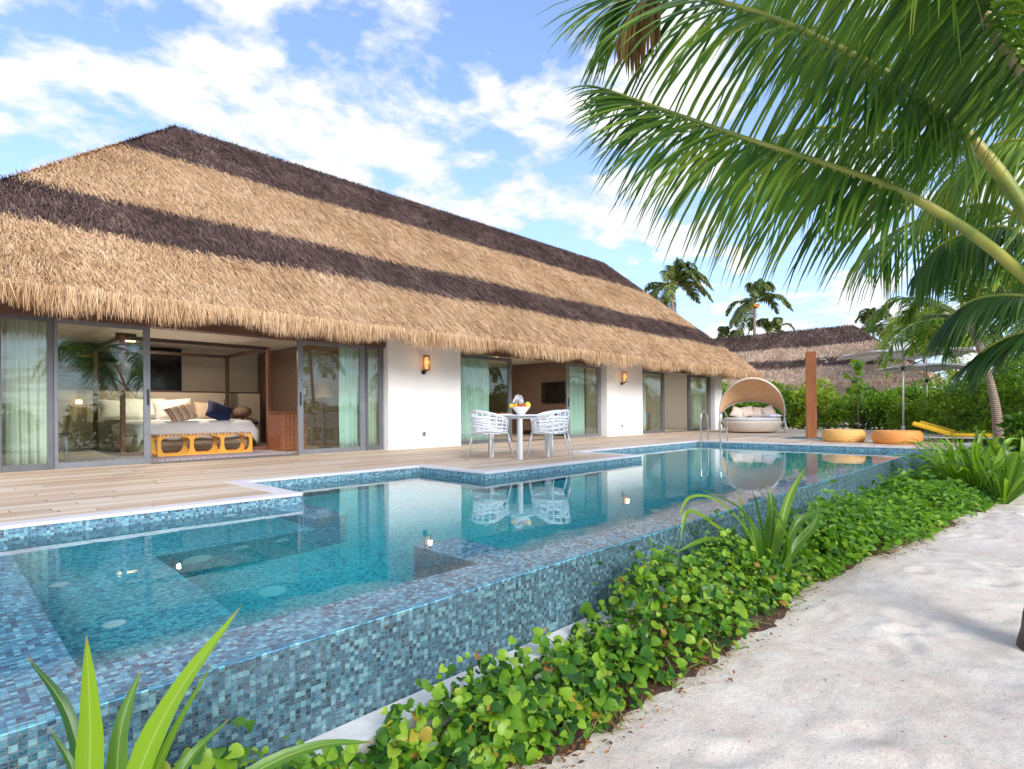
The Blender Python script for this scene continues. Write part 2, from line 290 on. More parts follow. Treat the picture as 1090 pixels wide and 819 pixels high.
# ------------------------------------------------------------------ mesh helpers
class MB:
    def __init__(s): s.v = []; s.f = []; s.mi = []
    def add(s, vs, fs, mi=0):
        o = len(s.v); s.v += [tuple(p) for p in vs]; s.f += [tuple(i+o for i in f) for f in fs]; s.mi += [mi]*len(fs); return s
    def box(s, x0, x1, y0, y1, z0, z1, mi=0, mat=None):
        vs = [(x, y, z) for z in (z0, z1) for y in (y0, y1) for x in (x0, x1)]
        if mat is not None: vs = [mat @ Vector(p) for p in vs]
        return s.add(vs, [(0, 2, 3, 1), (4, 5, 7, 6), (0, 1, 5, 4), (2, 6, 7, 3), (0, 4, 6, 2), (1, 3, 7, 5)], mi)
    def tube(s, pts, r, n=8, mi=0, cap=True):
        pts = [Vector(p) for p in pts]; rs = r if isinstance(r, (list, tuple)) else [r]*len(pts)
        vs = []; up = Vector((0, 0, 1)); prev = None
        for i, p in enumerate(pts):
            d = (pts[min(i+1, len(pts)-1)]-pts[max(i-1, 0)]).normalized()
            if prev is None:
                a = d.cross(up if abs(d.z) < .9 else Vector((1, 0, 0))).normalized()
            else: a = (prev-d*prev.dot(d)).normalized()
            prev = a; b = d.cross(a)
            for k in range(n):
                th = 2*PI*k/n; vs.append(p+(a*math.cos(th)+b*math.sin(th))*rs[i])
        fs = []
        for i in range(len(pts)-1):
            for k in range(n): fs.append((i*n+k, i*n+(k+1) % n, (i+1)*n+(k+1) % n, (i+1)*n+k))
        if cap: fs += [tuple(range(n-1, -1, -1)), tuple(range((len(pts)-1)*n, len(pts)*n))]
        return s.add(vs, fs, mi)
    def lathe(s, prof, n=32, c=(0, 0, 0), mi=0, sx=1, sy=1):
        vs = [(c[0]+r*math.cos(2*PI*k/n)*sx, c[1]+r*math.sin(2*PI*k/n)*sy, c[2]+z) for r, z in prof for k in range(n)]
        fs = [(i*n+k, i*n+(k+1) % n, (i+1)*n+(k+1) % n, (i+1)*n+k) for i in range(len(prof)-1) for k in range(n)]
        return s.add(vs, fs, mi)
    def grid(s, P, mi=0, closed=False):
        m = len(P); n = len(P[0]); vs = [p for row in P for p in row]
        fs = [(i*n+j, i*n+(j+1) % n, (i+1)*n+(j+1) % n, (i+1)*n+j) for i in range(m-1) for j in range(n if closed else n-1)]
        return s.add(vs, fs, mi)
    def build(s, name, mats, parent=None, smooth=False, uv=False, bevel=0, loc=None, solid=0, sub=0):
        me = bpy.data.meshes.new(name); me.from_pydata(s.v, [], s.f); me.update()
        for m in (mats if isinstance(mats, list) else [mats]): me.materials.append(m)
        if max(s.mi, default=0): me.polygons.foreach_set('material_index', s.mi)
        if smooth: me.polygons.foreach_set('use_smooth', [True]*len(me.polygons))
        if uv:
            L = me.uv_layers.new(name='UVMap')
            for p in me.polygons:
                a = [abs(x) for x in p.normal]; k = a.index(max(a))
                for li in p.loop_indices:
                    co = me.vertices[me.loops[li].vertex_index].co
                    L.data[li].uv = (co.x, co.y) if k == 2 else (co.x, co.z) if k == 1 else (co.y, co.z)
        o = bpy.data.objects.new(name, me); COL.objects.link(o)
        if parent is not None: o.parent = parent
        if loc is not None: o.location = loc
        if sub: md = o.modifiers.new('sub', 'SUBSURF'); md.levels = md.render_levels = sub
        if solid: md = o.modifiers.new('solid', 'SOLIDIFY'); md.thickness = solid; md.offset = 0
        if bevel: md = o.modifiers.new('bevel', 'BEVEL'); md.width = bevel; md.segments = 2; md.limit_method = 'ANGLE'
        return o

def fast_mesh(name, V, Fc, mats, mi=None, parent=None, smooth=False):
    V = np.asarray(V, np.float32).reshape(-1, 3); Fc = np.asarray(Fc, np.int32); k = Fc.shape[1]
    me = bpy.data.meshes.new(name); me.vertices.add(len(V)); me.vertices.foreach_set('co', V.ravel())
    me.loops.add(Fc.size); me.loops.foreach_set('vertex_index', Fc.ravel())
    me.polygons.add(len(Fc)); me.polygons.foreach_set('loop_start', np.arange(0, Fc.size, k, dtype=np.int32))
    me.update(calc_edges=True)
    for m in (mats if isinstance(mats, list) else [mats]): me.materials.append(m)
    if mi is not None: me.polygons.foreach_set('material_index', np.asarray(mi, np.int32))
    if smooth: me.polygons.foreach_set('use_smooth', np.ones(len(Fc), bool))
    me.validate()
    o = bpy.data.objects.new(name, me); COL.objects.link(o)
    if parent is not None: o.parent = parent
    return o

def nrm(a): return a/np.maximum(np.linalg.norm(a, axis=-1, keepdims=True), 1e-9)
def scatter(T, TF, P, D, N, L, W):
    """copies of a small template: T columns = along, across, out"""
    D = nrm(D); S = nrm(np.cross(D, N)); U = np.cross(S, D)
    T = np.asarray(T, float)
    V = P[:, None]+T[None, :, :1]*D[:, None]*L[:, None, None]+T[None, :, 1:2]*S[:, None]*W[:, None, None]+T[None, :, 2:3]*U[:, None]*W[:, None, None]
    F_ = (np.asarray(TF)[None]+np.arange(len(P))[:, None, None]*len(T)).reshape(-1, len(TF[0]))
    return V.reshape(-1, 3), F_
LEAF = ([(0, 0, 0), (.45, -.5, .16), (1, 0, -.05), (.45, .5, .16)], [(0, 1, 2), (0, 2, 3)])
ROUND = ([(0, 0, 0), (.02, -.34, .16), (.50, -.52, .22), (.86, -.28, .08), (1.03, 0, -.14), (.86, .28, .08), (.50, .52, .22), (.02, .34, .16), (.5, 0, -.02)],
         [(8, 0, 1), (8, 1, 2), (8, 2, 3), (8, 3, 4), (8, 4, 5), (8, 5, 6), (8, 6, 7), (8, 7, 0)])
_a = np.linspace(0, 2*PI, 13)[:-1]
_hx = .52-.50*np.cos(_a)*(1-.10*np.cos(_a)); _hx[0] += .10; _hy = .52*np.sin(_a)*(1+.10*np.cos(_a)); _hx[1] -= .05; _hx[-1] -= .05
HEART = ([(x_, y_, .42*abs(y_)-.22*max(0, x_-.5)**2*4) for x_, y_ in zip(_hx, _hy)]+[(.5, 0, .01)], [(12, i, (i+1) % 12) for i in range(12)])
BLADE = ([(0, -.5, 0), (0, .5, 0), (.6, .42, .35), (.6, -.42, .35), (1, .12, .0), (1, -.12, .0)], [(0, 1, 2, 3), (3, 2, 4, 5)])
def rdir(n): return nrm(rng.normal(size=(n, 3)))

def tag(o, label=None, cat=None, group=None, kind=None):
    if label: o['label'] = label
    if cat: o['category'] = cat
    if group: o['group'] = group
    if kind: o['kind'] = kind
    return o
def empty(name, loc, rz=0, **kw):
    o = bpy.data.objects.new(name, None); COL.objects.link(o); o.location = loc; o.rotation_euler = (0, 0, rz)
    o.empty_display_size = .1
    return tag(o, **kw)
KIDS = {}
def copy_tree(o, parent=None):
    c = o.copy(); COL.objects.link(c)
    if parent is not None: c.parent = parent
    for ch in [x for x in COL.objects if x.parent == o]: copy_tree(ch, c)
    return c
def spline(pts, n):
    pts = [Vector(p) for p in pts]; P = [pts[0]*2-pts[1]]+pts+[pts[-1]*2-pts[-2]]; out = []
    segs = len(pts)-1
    for i in range(n+1):
        u = i/n*segs; k = min(int(u), segs-1); t = u-k; a, b, c, d = P[k:k+4]
        out.append(.5*((2*b)+(c-a)*t+(2*a-5*b+4*c-d)*t*t+(-a+3*b-3*c+d)*t**3))
    return out

# ================================================================== SETTING
WZ = -.10      # water
GZ = -.65      # sand level
YS, YI = 2.15, 2.47   # spill wall outer / inner
EX = 14.1      # far end of the pool

def edge_y(x):
    xs = [-6, 0, 1.7, 3.0, 5.0, 7.3, 9.5, 12.2, 14, 20]; ys = [1.5, 1.52, 1.54, 1.40, 1.47, 1.15, .9, .52, .2, -1.2]
    return np.interp(x, xs, ys)
def ground_z(x, y):
    x = np.asarray(x, float); y = np.asarray(y, float)
    z = GZ+.018*np.sin(x*2.1+np.sin(y*1.7)*1.3)+.014*np.sin(y*3.1+x*.9)+.010*np.sin(x*5.3-y*4.1)
    z = z+np.clip((x-13)/12, 0, 1)*.38
    return z
def terrain():
    xs = np.concatenate([np.linspace(-200, -8, 12), np.linspace(-7, -1, 20), np.linspace(-.9, 14, 520), np.linspace(14.3, 40, 50), np.linspace(45, 900, 20)])
    ys = np.concatenate([np.linspace(-900, -20, 18), np.linspace(-18, -5, 16), np.linspace(-4.8, 2.2, 300), np.linspace(2.6, 20, 12), np.linspace(25, 900, 16)])
    X, Y = np.meshgrid(xs, ys); Z = ground_z(X, Y)
    rr = np.random.default_rng(8); A_ = np.zeros_like(X)
    for _ in range(46):
        k = rr.uniform(9, 48); th = rr.uniform(0, 2*PI); A_ += np.sin(k*(X*math.cos(th)+Y*math.sin(th))+rr.uniform(0, 6)+1.8*np.sin(X*rr.uniform(1, 5)+Y*rr.uniform(1, 5)))*(14/k)
    Z += .0007*np.clip(A_, -2.5, 9)*np.clip(1.2+np.sin(X*1.3+2*np.sin(Y*1.1))*np.sin(Y*1.9), .25, 2)
    # footprints and scuffs worn into the near sand
    r = np.random.default_rng(3)
    for _ in range(230):
        cx, cy = r.uniform(.4, 13), r.uniform(-3.5, 1.3); a = r.uniform(0, PI); w, l = r.uniform(.05, .08), r.uniform(.1, .16)
        dx, dy = X-cx, Y-cy; u = dx*math.cos(a)+dy*math.sin(a); v = -dx*math.sin(a)+dy*math.cos(a)
        q = (u/l)**2+(v/w)**2; Z -= .013*np.exp(-q)-.007*np.exp(-(np.sqrt(q)-1.7)**2*3)
    inpool = (Y > YS+.15) & (X > -9) & (X < 26) & (Y < 20); Z = np.where(inpool, -1.9, Z)
    n, m = X.shape; V = np.stack([X, Y, Z], -1).reshape(-1, 3)
    i = np.arange(n-1)[:, None]*m+np.arange(m-1)[None]; Fc = np.stack([i, i+1, i+m+1, i+m], -1).reshape(-1, 4)
    tag(fast_mesh('sand_ground', V, Fc, M['sand'], smooth=True), kind='structure')
terrain()
# planting bed of dark mulch between pool and sand: irregular edge
def bed():
    xs = np.linspace(-2, 24, 420); r = np.random.default_rng(5); rows = []
    jit = np.convolve(r.normal(size=440), np.ones(5)/5, 'same')[:420]*.10+.05*np.sin(xs*2.7)
    for k in range(7):
        f = k/6; y = edge_y(xs)-.05+jit*(1-f)*.9; y = y+(2.12-y)*f
        y = np.where(xs > EX, np.where(f > .5, np.minimum(y, 1.35), y), y)
        z = ground_z(xs, y)+(-.03 if k == 0 else .012+.03*np.sin(f*PI))+r.normal(size=420)*.006
        rows.append(np.stack([xs, y, z], 1))
    V = np.concatenate(rows); m = 420; i = np.arange(6)[:, None]*m+np.arange(m-1)[None]
    Fc = np.stack([i, i+1, i+m+1, i+m], -1).reshape(-1, 4)
    tag(fast_mesh('planting_bed_soil', V, Fc, M['soil'], smooth=True), kind='structure')
bed()

# ---- pool
pool = empty('swimming_pool', (0, 0, 0), label='long infinity pool in blue mosaic with a spa corner beside the timber deck', cat='pool')
b = MB()
for x0, x1, y0, y1 in ((-4, 2.57, 5.42, 7.2), (2.57, 5.08, 6.85, 7.2), (5.08, 8.95, 5.42, 7.2), (8.95, EX, 6.85, 7.2), (EX, EX+.3, YI, 7.2), (EX, 14.6, 1.36, YI)):
    b.box(x0, x1, y0, y1, -1.75, -.024)
b.box(14.6, 15.0, 1.36, 1.9, -1.75, -.024)
b.build('basin_wall', M['tile'], pool, uv=True)
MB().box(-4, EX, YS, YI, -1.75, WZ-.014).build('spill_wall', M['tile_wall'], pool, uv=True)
MB().box(-4, EX, YS-.002, YI+.002, WZ-.0139, WZ-.009).build('spill_edge', M['tile_wet'], pool, uv=True)
b = MB().box(-4, .36, YI, 5.42, -1.75, WZ-.010); b.build('shallow_ledge', M['tile_wet'], pool, uv=True)
b = MB().box(2.26, 2.61, YI, 3.12, -1.3, WZ-.010); b.build('divider_ledge', M['tile_wet'], pool, uv=True)
b = MB().box(2.26, 2.569, 4.54, 5.42, -1.3, WZ-.010); b.build('divider_ledge', M['tile_wet'], pool, uv=True)
b = MB().box(.36, 1.08, YI, 5.42, -1.3, -.55).box(1.08, 2.26, 4.5, 5.42, -1.3, -.55); b.build('spa_bench', M['tile_bench'], pool, uv=True)
b = MB().box(.36, EX, YI, 6.85, -1.5, -1.3); b.build('pool_floor', M['tile_in'], pool, uv=True)
def disc(c, n, r, holes=False):
    q = Vector((0, 0, 1)).rotation_difference(Vector(n)).to_matrix().to_4x4(); q.translation = Vector(c)
    mb = MB(); tmp = MB().lathe([(0, .012), (r*.82, .012), (r, .006), (r, 0)], 28)
    mb.add([q @ Vector(p) for p in tmp.v], tmp.f)
    mb.build('pool_light', M['disc'], pool, smooth=False)
disc((1.345, 4.499, -.86), (0, -1, 0), .10); disc((1.65, 4.499, -.74), (0, -1, 0), .06); disc((1.97, 4.499, -.74), (0, -1, 0), .06)
disc((1.62, 3.86, -1.299), (0, 0, 1), .09); disc((1.9, 5.419, -.28), (0, -1, 0), .06); disc((.62, 3.3, -.549), (0, 0, 1), .05); disc((.52, 4.2, -.549), (0, 0, 1), .05)
# water: one closed body over ledges and basin
t = NT('pool_water')
wn = t.bump(t.math('ADD', t.noise(t.wpos, 2.2, 2, .5), t.math('MULTIPLY', t.noise(t.wpos, 9, 2), .12)), .10, .02)
gl = t.n('BsdfGlass', {'Color': (1, 1, 1), 'Roughness': 0., 'IOR': 1.42, 'Normal': wn}).outputs[0]
va = t.n('VolumeAbsorption', {'Color': (.0, .975, .99), 'Density': .5}).outputs[0]
M['water'] = t.end(gl, va)
wb = MB()
cells = [(-3.9, 2.57, YS+.004, 5.45), (2.57, 5.08, YS+.004, 6.88), (5.08, 8.95, YS+.004, 5.45), (8.95, EX+.02, YS+.004, 6.88)]
# outline polygon extruded (one closed body)
ol = [(-3.9, YS+.001), (EX+.02, YS+.001), (EX+.02, 6.87), (8.93, 6.87), (8.93, 5.44), (5.10, 5.44), (5.10, 6.87), (2.55, 6.87), (2.55, 5.44), (-3.9, 5.44)]
n_ = len(ol); vs = [(x, y, WZ) for x, y in ol]+[(x, y, -1.4) for x, y in ol]
me = MB().add(vs, [tuple(range(n_)), tuple(range(2*n_-1, n_-1, -1))]+[(i, i+n_, (i+1) % n_+n_, (i+1) % n_) for i in range(n_)])
w = me.build('pool_water', M['water']); tag(w, kind='structure')
# white gutter stones below the spill wall
b = MB().box(-4, EX, 1.98, YS-.003, -.8, -.50)
tag(b.build('pool_gutter', M['pebble'], bevel=.01), 'white stone gutter kerb running along the foot of the infinity wall', 'gutter')

# ---- deck and coping
b = MB()
for x0, x1, y0, y1 in ((-4, 2.39, 5.6, 10.5), (2.39, 5.26, 7.03, 10.5), (5.26, 8.77, 5.6, 10.5), (8.77, 14.28, 7.03, 10.5), (14.28, 25.5, 1.55, 10.5), (23.6, 25.5, 10.5, 13)):
    b.box(x0, x1, y0, y1, -.02, 0)
tag(b.build('timber_deck', M['deck'], uv=True), kind='structure')
b = MB().box(-4, 25.5, 7.21, 10.5, -1.0, -.024).box(15.01, 25.5, 1.56, 7.2, -1.0, -.024).box(14.61, 15.0, 1.91, 7.2, -1.0, -.024)
tag(b.build('deck_base', M['reveal']), kind='structure')
b = MB()
for x0, x1, y0, y1 in ((-4, 2.39, 5.41, 5.6), (2.39, 2.58, 5.41, 6.84), (2.39, 5.26, 6.84, 7.03), (5.07, 5.26, 5.41, 6.84), (5.26, 8.77, 5.41, 5.6), (8.77, 8.96, 5.41, 6.84), (8.77, 14.28, 6.84, 7.03), (14.09, 14.28, 1.35, 6.84), (14.28, 25.5, 1.35, 1.55)):
    b.box(x0, x1, y0, y1, -.023, .005)
tag(b.build('stone_coping', M['coping'], bevel=.004), kind='structure')

# ================================================================== VILLA
villa = empty('beach_villa', (11, 13.5, 0), label='long white beach villa with banded thatched hip roof behind the pool deck', cat='villa')
VO = Vector((-11, -13.5, 0))
def vb(mb, name, mats, par=None, **kw):
    mb.v = [tuple(Vector(p)+VO) for p in mb.v]; return mb.build(name, mats, par or villa, **kw)
for x0, x1 in ((6.83, 8.86), (14.95, 17.08), (22.75, 23.45)):
    vb(MB().box(x0, x1, 10.30, 10.62, -.02, 2.5), 'white_wall', M['white'], uv=False)
vb(MB().box(-3, .62, 10.45, 10.6, 0, 2.6), 'side_wall', M['white']); vb(MB().box(23.3, 23.45, 10.63, 16.6, 0, 2.6), 'side_wall', M['white'])
b = MB().box(-2.9, 23.29, 16.6, 16.75, 0, 2.75).box(6.9, 7.0, 10.63, 16.6, 0, 2.75)
b.box(15.05, 15.2, 10.63, 16.6, 0, 2.75).box(-.2, -.05, 10.61, 16.6, 0, 2.75)
vb(b, 'inner_wall', M['beigewall'])
vb(MB().box(-2.9, 23.29, 10.46, 16.6, -.02, .008), 'floor', M['floor'])
vb(MB().box(-2.9, 23.29, 10.64, 16.6, 2.52, 2.6), 'ceiling', M['ceil'])
vb(MB().box(.62, 6.83, 10.38, 10.62, 2.2, 2.6).box(8.86, 14.95, 10.38, 10.62, 2.26, 2.6).box(17.08, 22.75, 10.38, 10.62, 2.26, 2.6), 'header_beam', M['header'])
vb(MB().box(-1.0, 24.2, 9.15, 10.3, 2.50, 2.54), 'soffit', M['soffit'])
# bedroom partition / dark glass / panels
vb(MB().box(1.2, 4.6, 16.5, 16.58, 0, 2.5), 'dark_glass_panel', M['darkglass'])
vb(MB().box(1.9, 6.15, 15.35, 15.5, 0, 1.34), 'headboard_partition', M['weave'])
vb(MB().box(1.88, 6.17, 15.33, 15.52, 1.342, 1.37), 'partition_cap', M['darkpost'])
vb(MB().box(6.55, 6.88, 11.9, 16.5, 0, 2.5), 'taupe_partition', M['taupe_dark'])
vb(MB().box(14.98, 15.04, 11.2, 16.2, 0, 2.5), 'brown_panel', M['taupe_dark'])
vb(MB().box(9.2, 12.2, 15.0, 15.1, 0, 2.45), 'brown_panel', M['taupe_dark'])
vb(MB().box(12.5, 13.4, 14.9, 15.05, 0, 2.4), 'pale_column', M['beigewall'])
vb(MB().box(10.9, 11.6, 14.93, 14.98, .2, 2.1), 'pale_door_panel', M['taupe'])
# sliding doors
def door(x0, x1, y, wl=.07, wr=.07, top=2.22, handle=None, m='frame', dz=.10, midx=None):
    f = empty('sliding_door', (x0, y, 0)); f.location = Vector((x0, y, 0))+VO; f.parent = villa
    X = x1-x0; b = MB()
    b.box(0, wl, -.03, .03, .01, top).box(X-wr, X, -.03, .03, .01, top).box(wl, X-wr, -.03, .03, .01, dz).box(wl, X-wr, -.03, .03, top-.08, top)
    if midx: b.box(midx-x0-.035, midx-x0+.035, -.032, .028, dz, top-.08)
    b.build('door_frame', M[m], f, bevel=.004)
    MB().box(wl+.001, X-wr-.001, -.004, .004, dz+.001, top-.081).build('glass_pane', M['glass'], f)
    if handle: MB().box(handle-x0-.012, handle-x0+.012, -.055, -.031, .95, 1.2).build('handle', M['black'], f, bevel=.004)
door(.62, 1.25, 10.48); door(1.255, 2.47, 10.50, .05, .09, handle=2.43, m='frame2')
door(4.92, 6.38, 10.50, .10, .12, handle=4.96, m='frame2'); door(6.385, 6.80, 10.48, .05, .1)
door(8.88, 10.80, 10.50, .04, .12); door(13.15, 14.86, 10.50, .10, .16, handle=13.2, m='frame2')
door(17.1, 18.9, 10.50, .05, .2); door(20.75, 22.72, 10.50, .2, .25)
for a_, b_ in ((2.47, 4.92), (10.8, 13.15), (18.9, 20.75)): vb(MB().box(a_, b_, 10.44, 10.56, .009, .03), 'door_track', M['frame'])
for x in (7.76, 15.79): vb(MB().box(x-.045, x+.045, 10.285, 10.299, .27, .36).box(x-.03, x+.03, 10.275, 10.285, .285, .345), 'wall_socket', M['steel'], bevel=.003)

# ---- thatched roofs
def hip_roof(name, x0, x1, y0, y1, ze, zr, bands, parent, off, axis='x', dens=900, ridge_in=None, blade=(.30, .026), tan='thatch', faces=('front', 'left', 'right'), low=.25, fringe=(.30, 150)):
    """hip roof with ridge along X (axis x) or Y (axis y); bands = z ranges that are dark"""
    def W(p): return (p[0], p[1], p[2]) if axis == 'x' else (p[1], p[0], p[2])
    ym = (y0+y1)/2; k = (zr-ze)/(ym-y0); ri = ridge_in or (ym-y0)
    A, B, C_, D_ = (x0, y0, ze), (x1, y0, ze), (x1, y1, ze), (x0, y1, ze); R0, R1 = (x0+ri, ym, zr), (x1-ri, ym, zr)
    off = np.array(off)
    isdark = lambda z: np.any([(z > a) & (z < c) for a, c in bands], axis=0)
    # underlayer cut at band heights
    mb = MB(); zs = sorted({ze, zr} | {q for bd in bands for q in bd if ze < q < zr})
    def lerp(P, Q, z): f = (z-P[2])/(Q[2]-P[2]); return tuple(P[i]+(Q[i]-P[i])*f for i in range(3))
    for (E0, E1, T0, T1) in ((A, B, R0, R1), (B, C_, R1, R1), (C_, D_, R1, R0), (D_, A, R0, R0)):
        for za, zb in zip(zs[:-1], zs[1:]):
            d = bool(isdark(np.array((za+zb)/2)))
            q = [lerp(E0, T0, za), lerp(E1, T1, za), lerp(E1, T1, zb), lerp(E0, T0, zb)]
            if T0 == T1 and zb == zr: q = q[:3]
            mb.add([Vector(W(p))+Vector(off) for p in q], [tuple(range(len(q)))], int(d))
    i0 = [Vector(W((x0+.0, y0, ze)))+Vector(off), Vector(W((x1, y0, ze)))+Vector(off), Vector(W((x1, y1, ze)))+Vector(off), Vector(W((x0, y1, ze)))+Vector(off)]
    lowr = [p+Vector((0, 0, -.12)) for p in i0]
    inr = [Vector(W(p))+Vector(off)+Vector((0, 0, .16)) for p in ((x0+1.45, y0+1.29, ze), (x1-.9, y0+1.29, ze), (x1-.9, y1-1.3, ze), (x0+1.45, y1-1.3, ze))]
    mb.add(i0+lowr+inr, [(0, 1, 5, 4), (1, 2, 6, 5), (2, 3, 7, 6), (3, 0, 4, 7), (5, 9, 8, 4), (6, 10, 9, 5), (7, 11, 10, 6), (4, 8, 11, 7)], 0)
    roof = mb.build(name, [M['thatch_under'], M['thatch_under_dark']], parent)
    Vs, Fs, Ms = [], [], []; o = 0
    def put(V, F_, mi):
        nonlocal o
        if axis == 'y': V = V[:, [1, 0, 2]]
        Vs.append(V+off); Fs.append(F_+o); Ms.append(mi); o += len(V)
    tri = {'front': (A, B, R1, R0), 'left': (D_, A, R0, R0), 'right': (B, C_, R1, R1), 'back': (C_, D_, R0, R1)}
    for fname in faces:
        E0, E1, T1, T0 = [np.array(p) for p in tri[fname]]
        area = (np.linalg.norm(E1-E0)+np.linalg.norm(T1-T0))/2*np.linalg.norm((T0+T1)/2-(E0+E1)/2)
        n = int(area*dens*(1 if fname == 'front' else low))
        v = rng.random(n*3); u = rng.random(n*3)
        le, lt = np.linalg.norm(E1-E0), np.linalg.norm(T1-T0); keep = rng.random(n*3)*le < le+(lt-le)*v
        v = v[keep][:n]; u = u[keep][:n]; n = len(v)
        P = (E0+(E1-E0)*u[:, None])*(1-v[:, None])+(T0+(T1-T0)*u[:, None])*v[:, None]
        N0 = nrm(np.cross(E1-E0, (T0+T1)/2-E0)); N0 = N0 if N0[2] > 0 else -N0
        down = nrm(((E0+E1)-(T0+T1))/2); side = np.cross(N0, down)
        an = rng.normal(size=n)*.22+.10*np.sin(P[:, 0]*2.3+P[:, 1]*3.1); D = down*np.cos(an)[:, None]+side*np.sin(an)[:, None]+N0*rng.normal(.10, .10, n)[:, None]
        L = blade[0]*rng.uniform(.6, 1.3, n); Wd = blade[1]*rng.uniform(.6, 1.4, n)
        P = P+N0*rng.uniform(.0, .05, n)[:, None]-D*L[:, None]*.3
        NN = N0+rng.normal(size=(n, 3))*.45
        zc = P[:, 2]+rng.normal(size=n)*.03+.03*np.sin(P[:, 0]*1.3+P[:, 1])
        V, F_ = scatter(*BLADE, P, D, NN, L, Wd); put(V, F_, np.repeat(isdark(zc).astype(int), 2))
        # eave fringe, several layers hanging
        nf = int(le*fringe[1]*(1 if fname == 'front' else .5))
        for lay in range(3):
            u = rng.random(nf); out = -N0*np.array([1, 1, 0]); out = nrm(out)*-1
            P = E0+(E1-E0)*u[:, None]+nrm(N0*np.array([1, 1, 0]))*(.08-lay*.09+rng.normal(size=nf)*.02)[:, None]; P[:, 2] = ze+.02+lay*.0+rng.uniform(-.03, .06, nf)
            D = np.array([0, 0, -1.])+nrm(N0*np.array([1, 1, 0]))*rng.uniform(-.05, .25, nf)[:, None]+side*rng.normal(0, .13, nf)[:, None]
            L = fringe[0]*rng.uniform(.45, 1.15, nf)*(.9+.25*np.sin(u*le*3.3)*np.sin(u*le*1.1)); Wd = blade[1]*rng.uniform(.5, 1.3, nf)
            V, F_ = scatter(*BLADE, P, D, nrm(N0*np.array([1, 1, 0]))+rng.normal(size=(nf, 3))*.5, L, Wd); put(V, F_, np.zeros(len(F_), int))
    # shaggy ridge and hip caps
    for Q0, Q1 in ((R0, R1), (A, R0), (B, R1)):
        Q0, Q1 = np.array(Q0), np.array(Q1); ln = np.linalg.norm(Q1-Q0); n = int(ln*110*dens/900)
        u = rng.random(n); P = Q0+(Q1-Q0)*u[:, None]; P[:, 2] += rng.uniform(0, .05, n)
        D = rdir(n)*.8+np.array([0, -1 if axis == 'x' else -1, -.45]); L = blade[0]*rng.uniform(.5, 1, n); Wd = blade[1]*rng.uniform(.6, 1.4, n)
        V, F_ = scatter(*BLADE, P-nrm(D)*L[:, None]*.45, D, np.array([0, 0, 1.])+rng.normal(size=(n, 3))*.3, L, Wd)
        zc = P[:, 2]+rng.normal(size=n)*.06; put(V, F_, np.repeat(isdark(zc).astype(int), 2))
    fast_mesh('thatch', np.concatenate(Vs), np.concatenate(Fs), [M[tan], M['thatch_dark']], np.concatenate(Ms), roof)
    return roof
hip_roof('roof', -1.1, 24.2, 9.0, 18.0, 2.34, 6.90, [(5.80, 9), (3.52, 4.30)], villa, (-11, -13.5, 0), ridge_in=4.78, dens=2400, fringe=(.30, 300), blade=(.22, .0108))

# ---- wall lamps
def wall_lamp(x, lab):
    r = empty('wall_lamp', (x, 10.3, 1.9), label=lab, cat='wall lamp', group='lit lamps on the white villa walls')
    MB().box(-.045, .045, -.03, -.001, -.24, -.15).build('back_plate', M['black'], r, bevel=.004)
    MB().tube([(0, -.03, -.2), (0, -.10, -.2), (0, -.13, -.16)], .014, 8).lathe([(0, -.165), (.05, -.165), (.05, -.15), (0, -.15)], 16, (0, -.13, 0)).build('bracket', M['black'], r)
    s = MB(); pr = [(.066, -.15), (.07, 0), (.066, .17)]
    for i in range(12):
        a0 = 2*PI*i/12; s.tube([(r_*math.cos(a0), -.13+r_*math.sin(a0), z) for r_, z in pr], .0055, 5)
    for z in (-.15, .17): s.lathe([(.074, z-.008), (.074, z+.008), (.058, z+.008), (.058, z-.008), (.074, z-.008)], 20, (0, -.13, 0))
    s.build('lamp_cage', M['brass'], r)
    MB().lathe([(.0, -.12), (.04, -.12), (.045, .0), (.04, .13), (0, .13)], 16, (0, -.13, 0)).build('glow_tube', M['lampglow'], r, smooth=True)
    ld = bpy.data.lights.new('lamp_light', 'POINT'); ld.energy = 1.5; ld.color = (1, .55, .25); ld.shadow_soft_size = .05
    lo = bpy.data.objects.new('lamp_light', ld); COL.objects.link(lo); lo.parent = r; lo.location = (0, -.21, .02)
wall_lamp(7.75, 'lit amber cage lamp on the white wall beside the bedroom doors')
wall_lamp(15.77, 'lit amber cage lamp on the white wall beyond the dining table')

# ---- curtains
def curtain(x0, x1, y, m, lab, folds=None, top=2.4):
    n = max(24, int((x1-x0)*90)); f = folds or int((x1-x0)/.10); P = []
    for z in np.linspace(.03, top, 9):
        P.append([(x0+(x1-x0)*i/n, y+.035*math.sin(2*PI*f*i/n+.4*math.sin(z*1.5))+.012*math.sin(i*.9+z*2), float(z)) for i in range(n+1)])
    o = MB().grid(P).build('curtain', M[m], smooth=True, solid=.004)
    tag(o, lab, 'curtain', 'sheer curtains inside the villa doors')
curtain(.70, 1.22, 10.78, 'curtain', 'pale sheer curtain gathered behind the end door of the bedroom')
curtain(5.92, 6.34, 10.72, 'curtain_aqua', 'aqua tinted sheer curtain behind the sliding door right of the open bedroom')
curtain(6.45, 6.85, 10.80, 'curtain', 'narrow white curtain behind the slim fixed pane beside the white wall')
curtain(9.1, 10.3, 10.85, 'curtain_aqua', 'greenish curtain behind the living room glass at the dining table')
curtain(17.3, 18.1, 10.80, 'curtain', 'white curtain behind the glass right of the second wall lamp')
curtain(21.9, 22.5, 10.80, 'curtain', 'white curtain behind the last glass door near the daybed')
curtain(13.9, 14.6, 10.95, 'curtain_aqua', 'greenish curtain behind the glass door beside the television room opening')

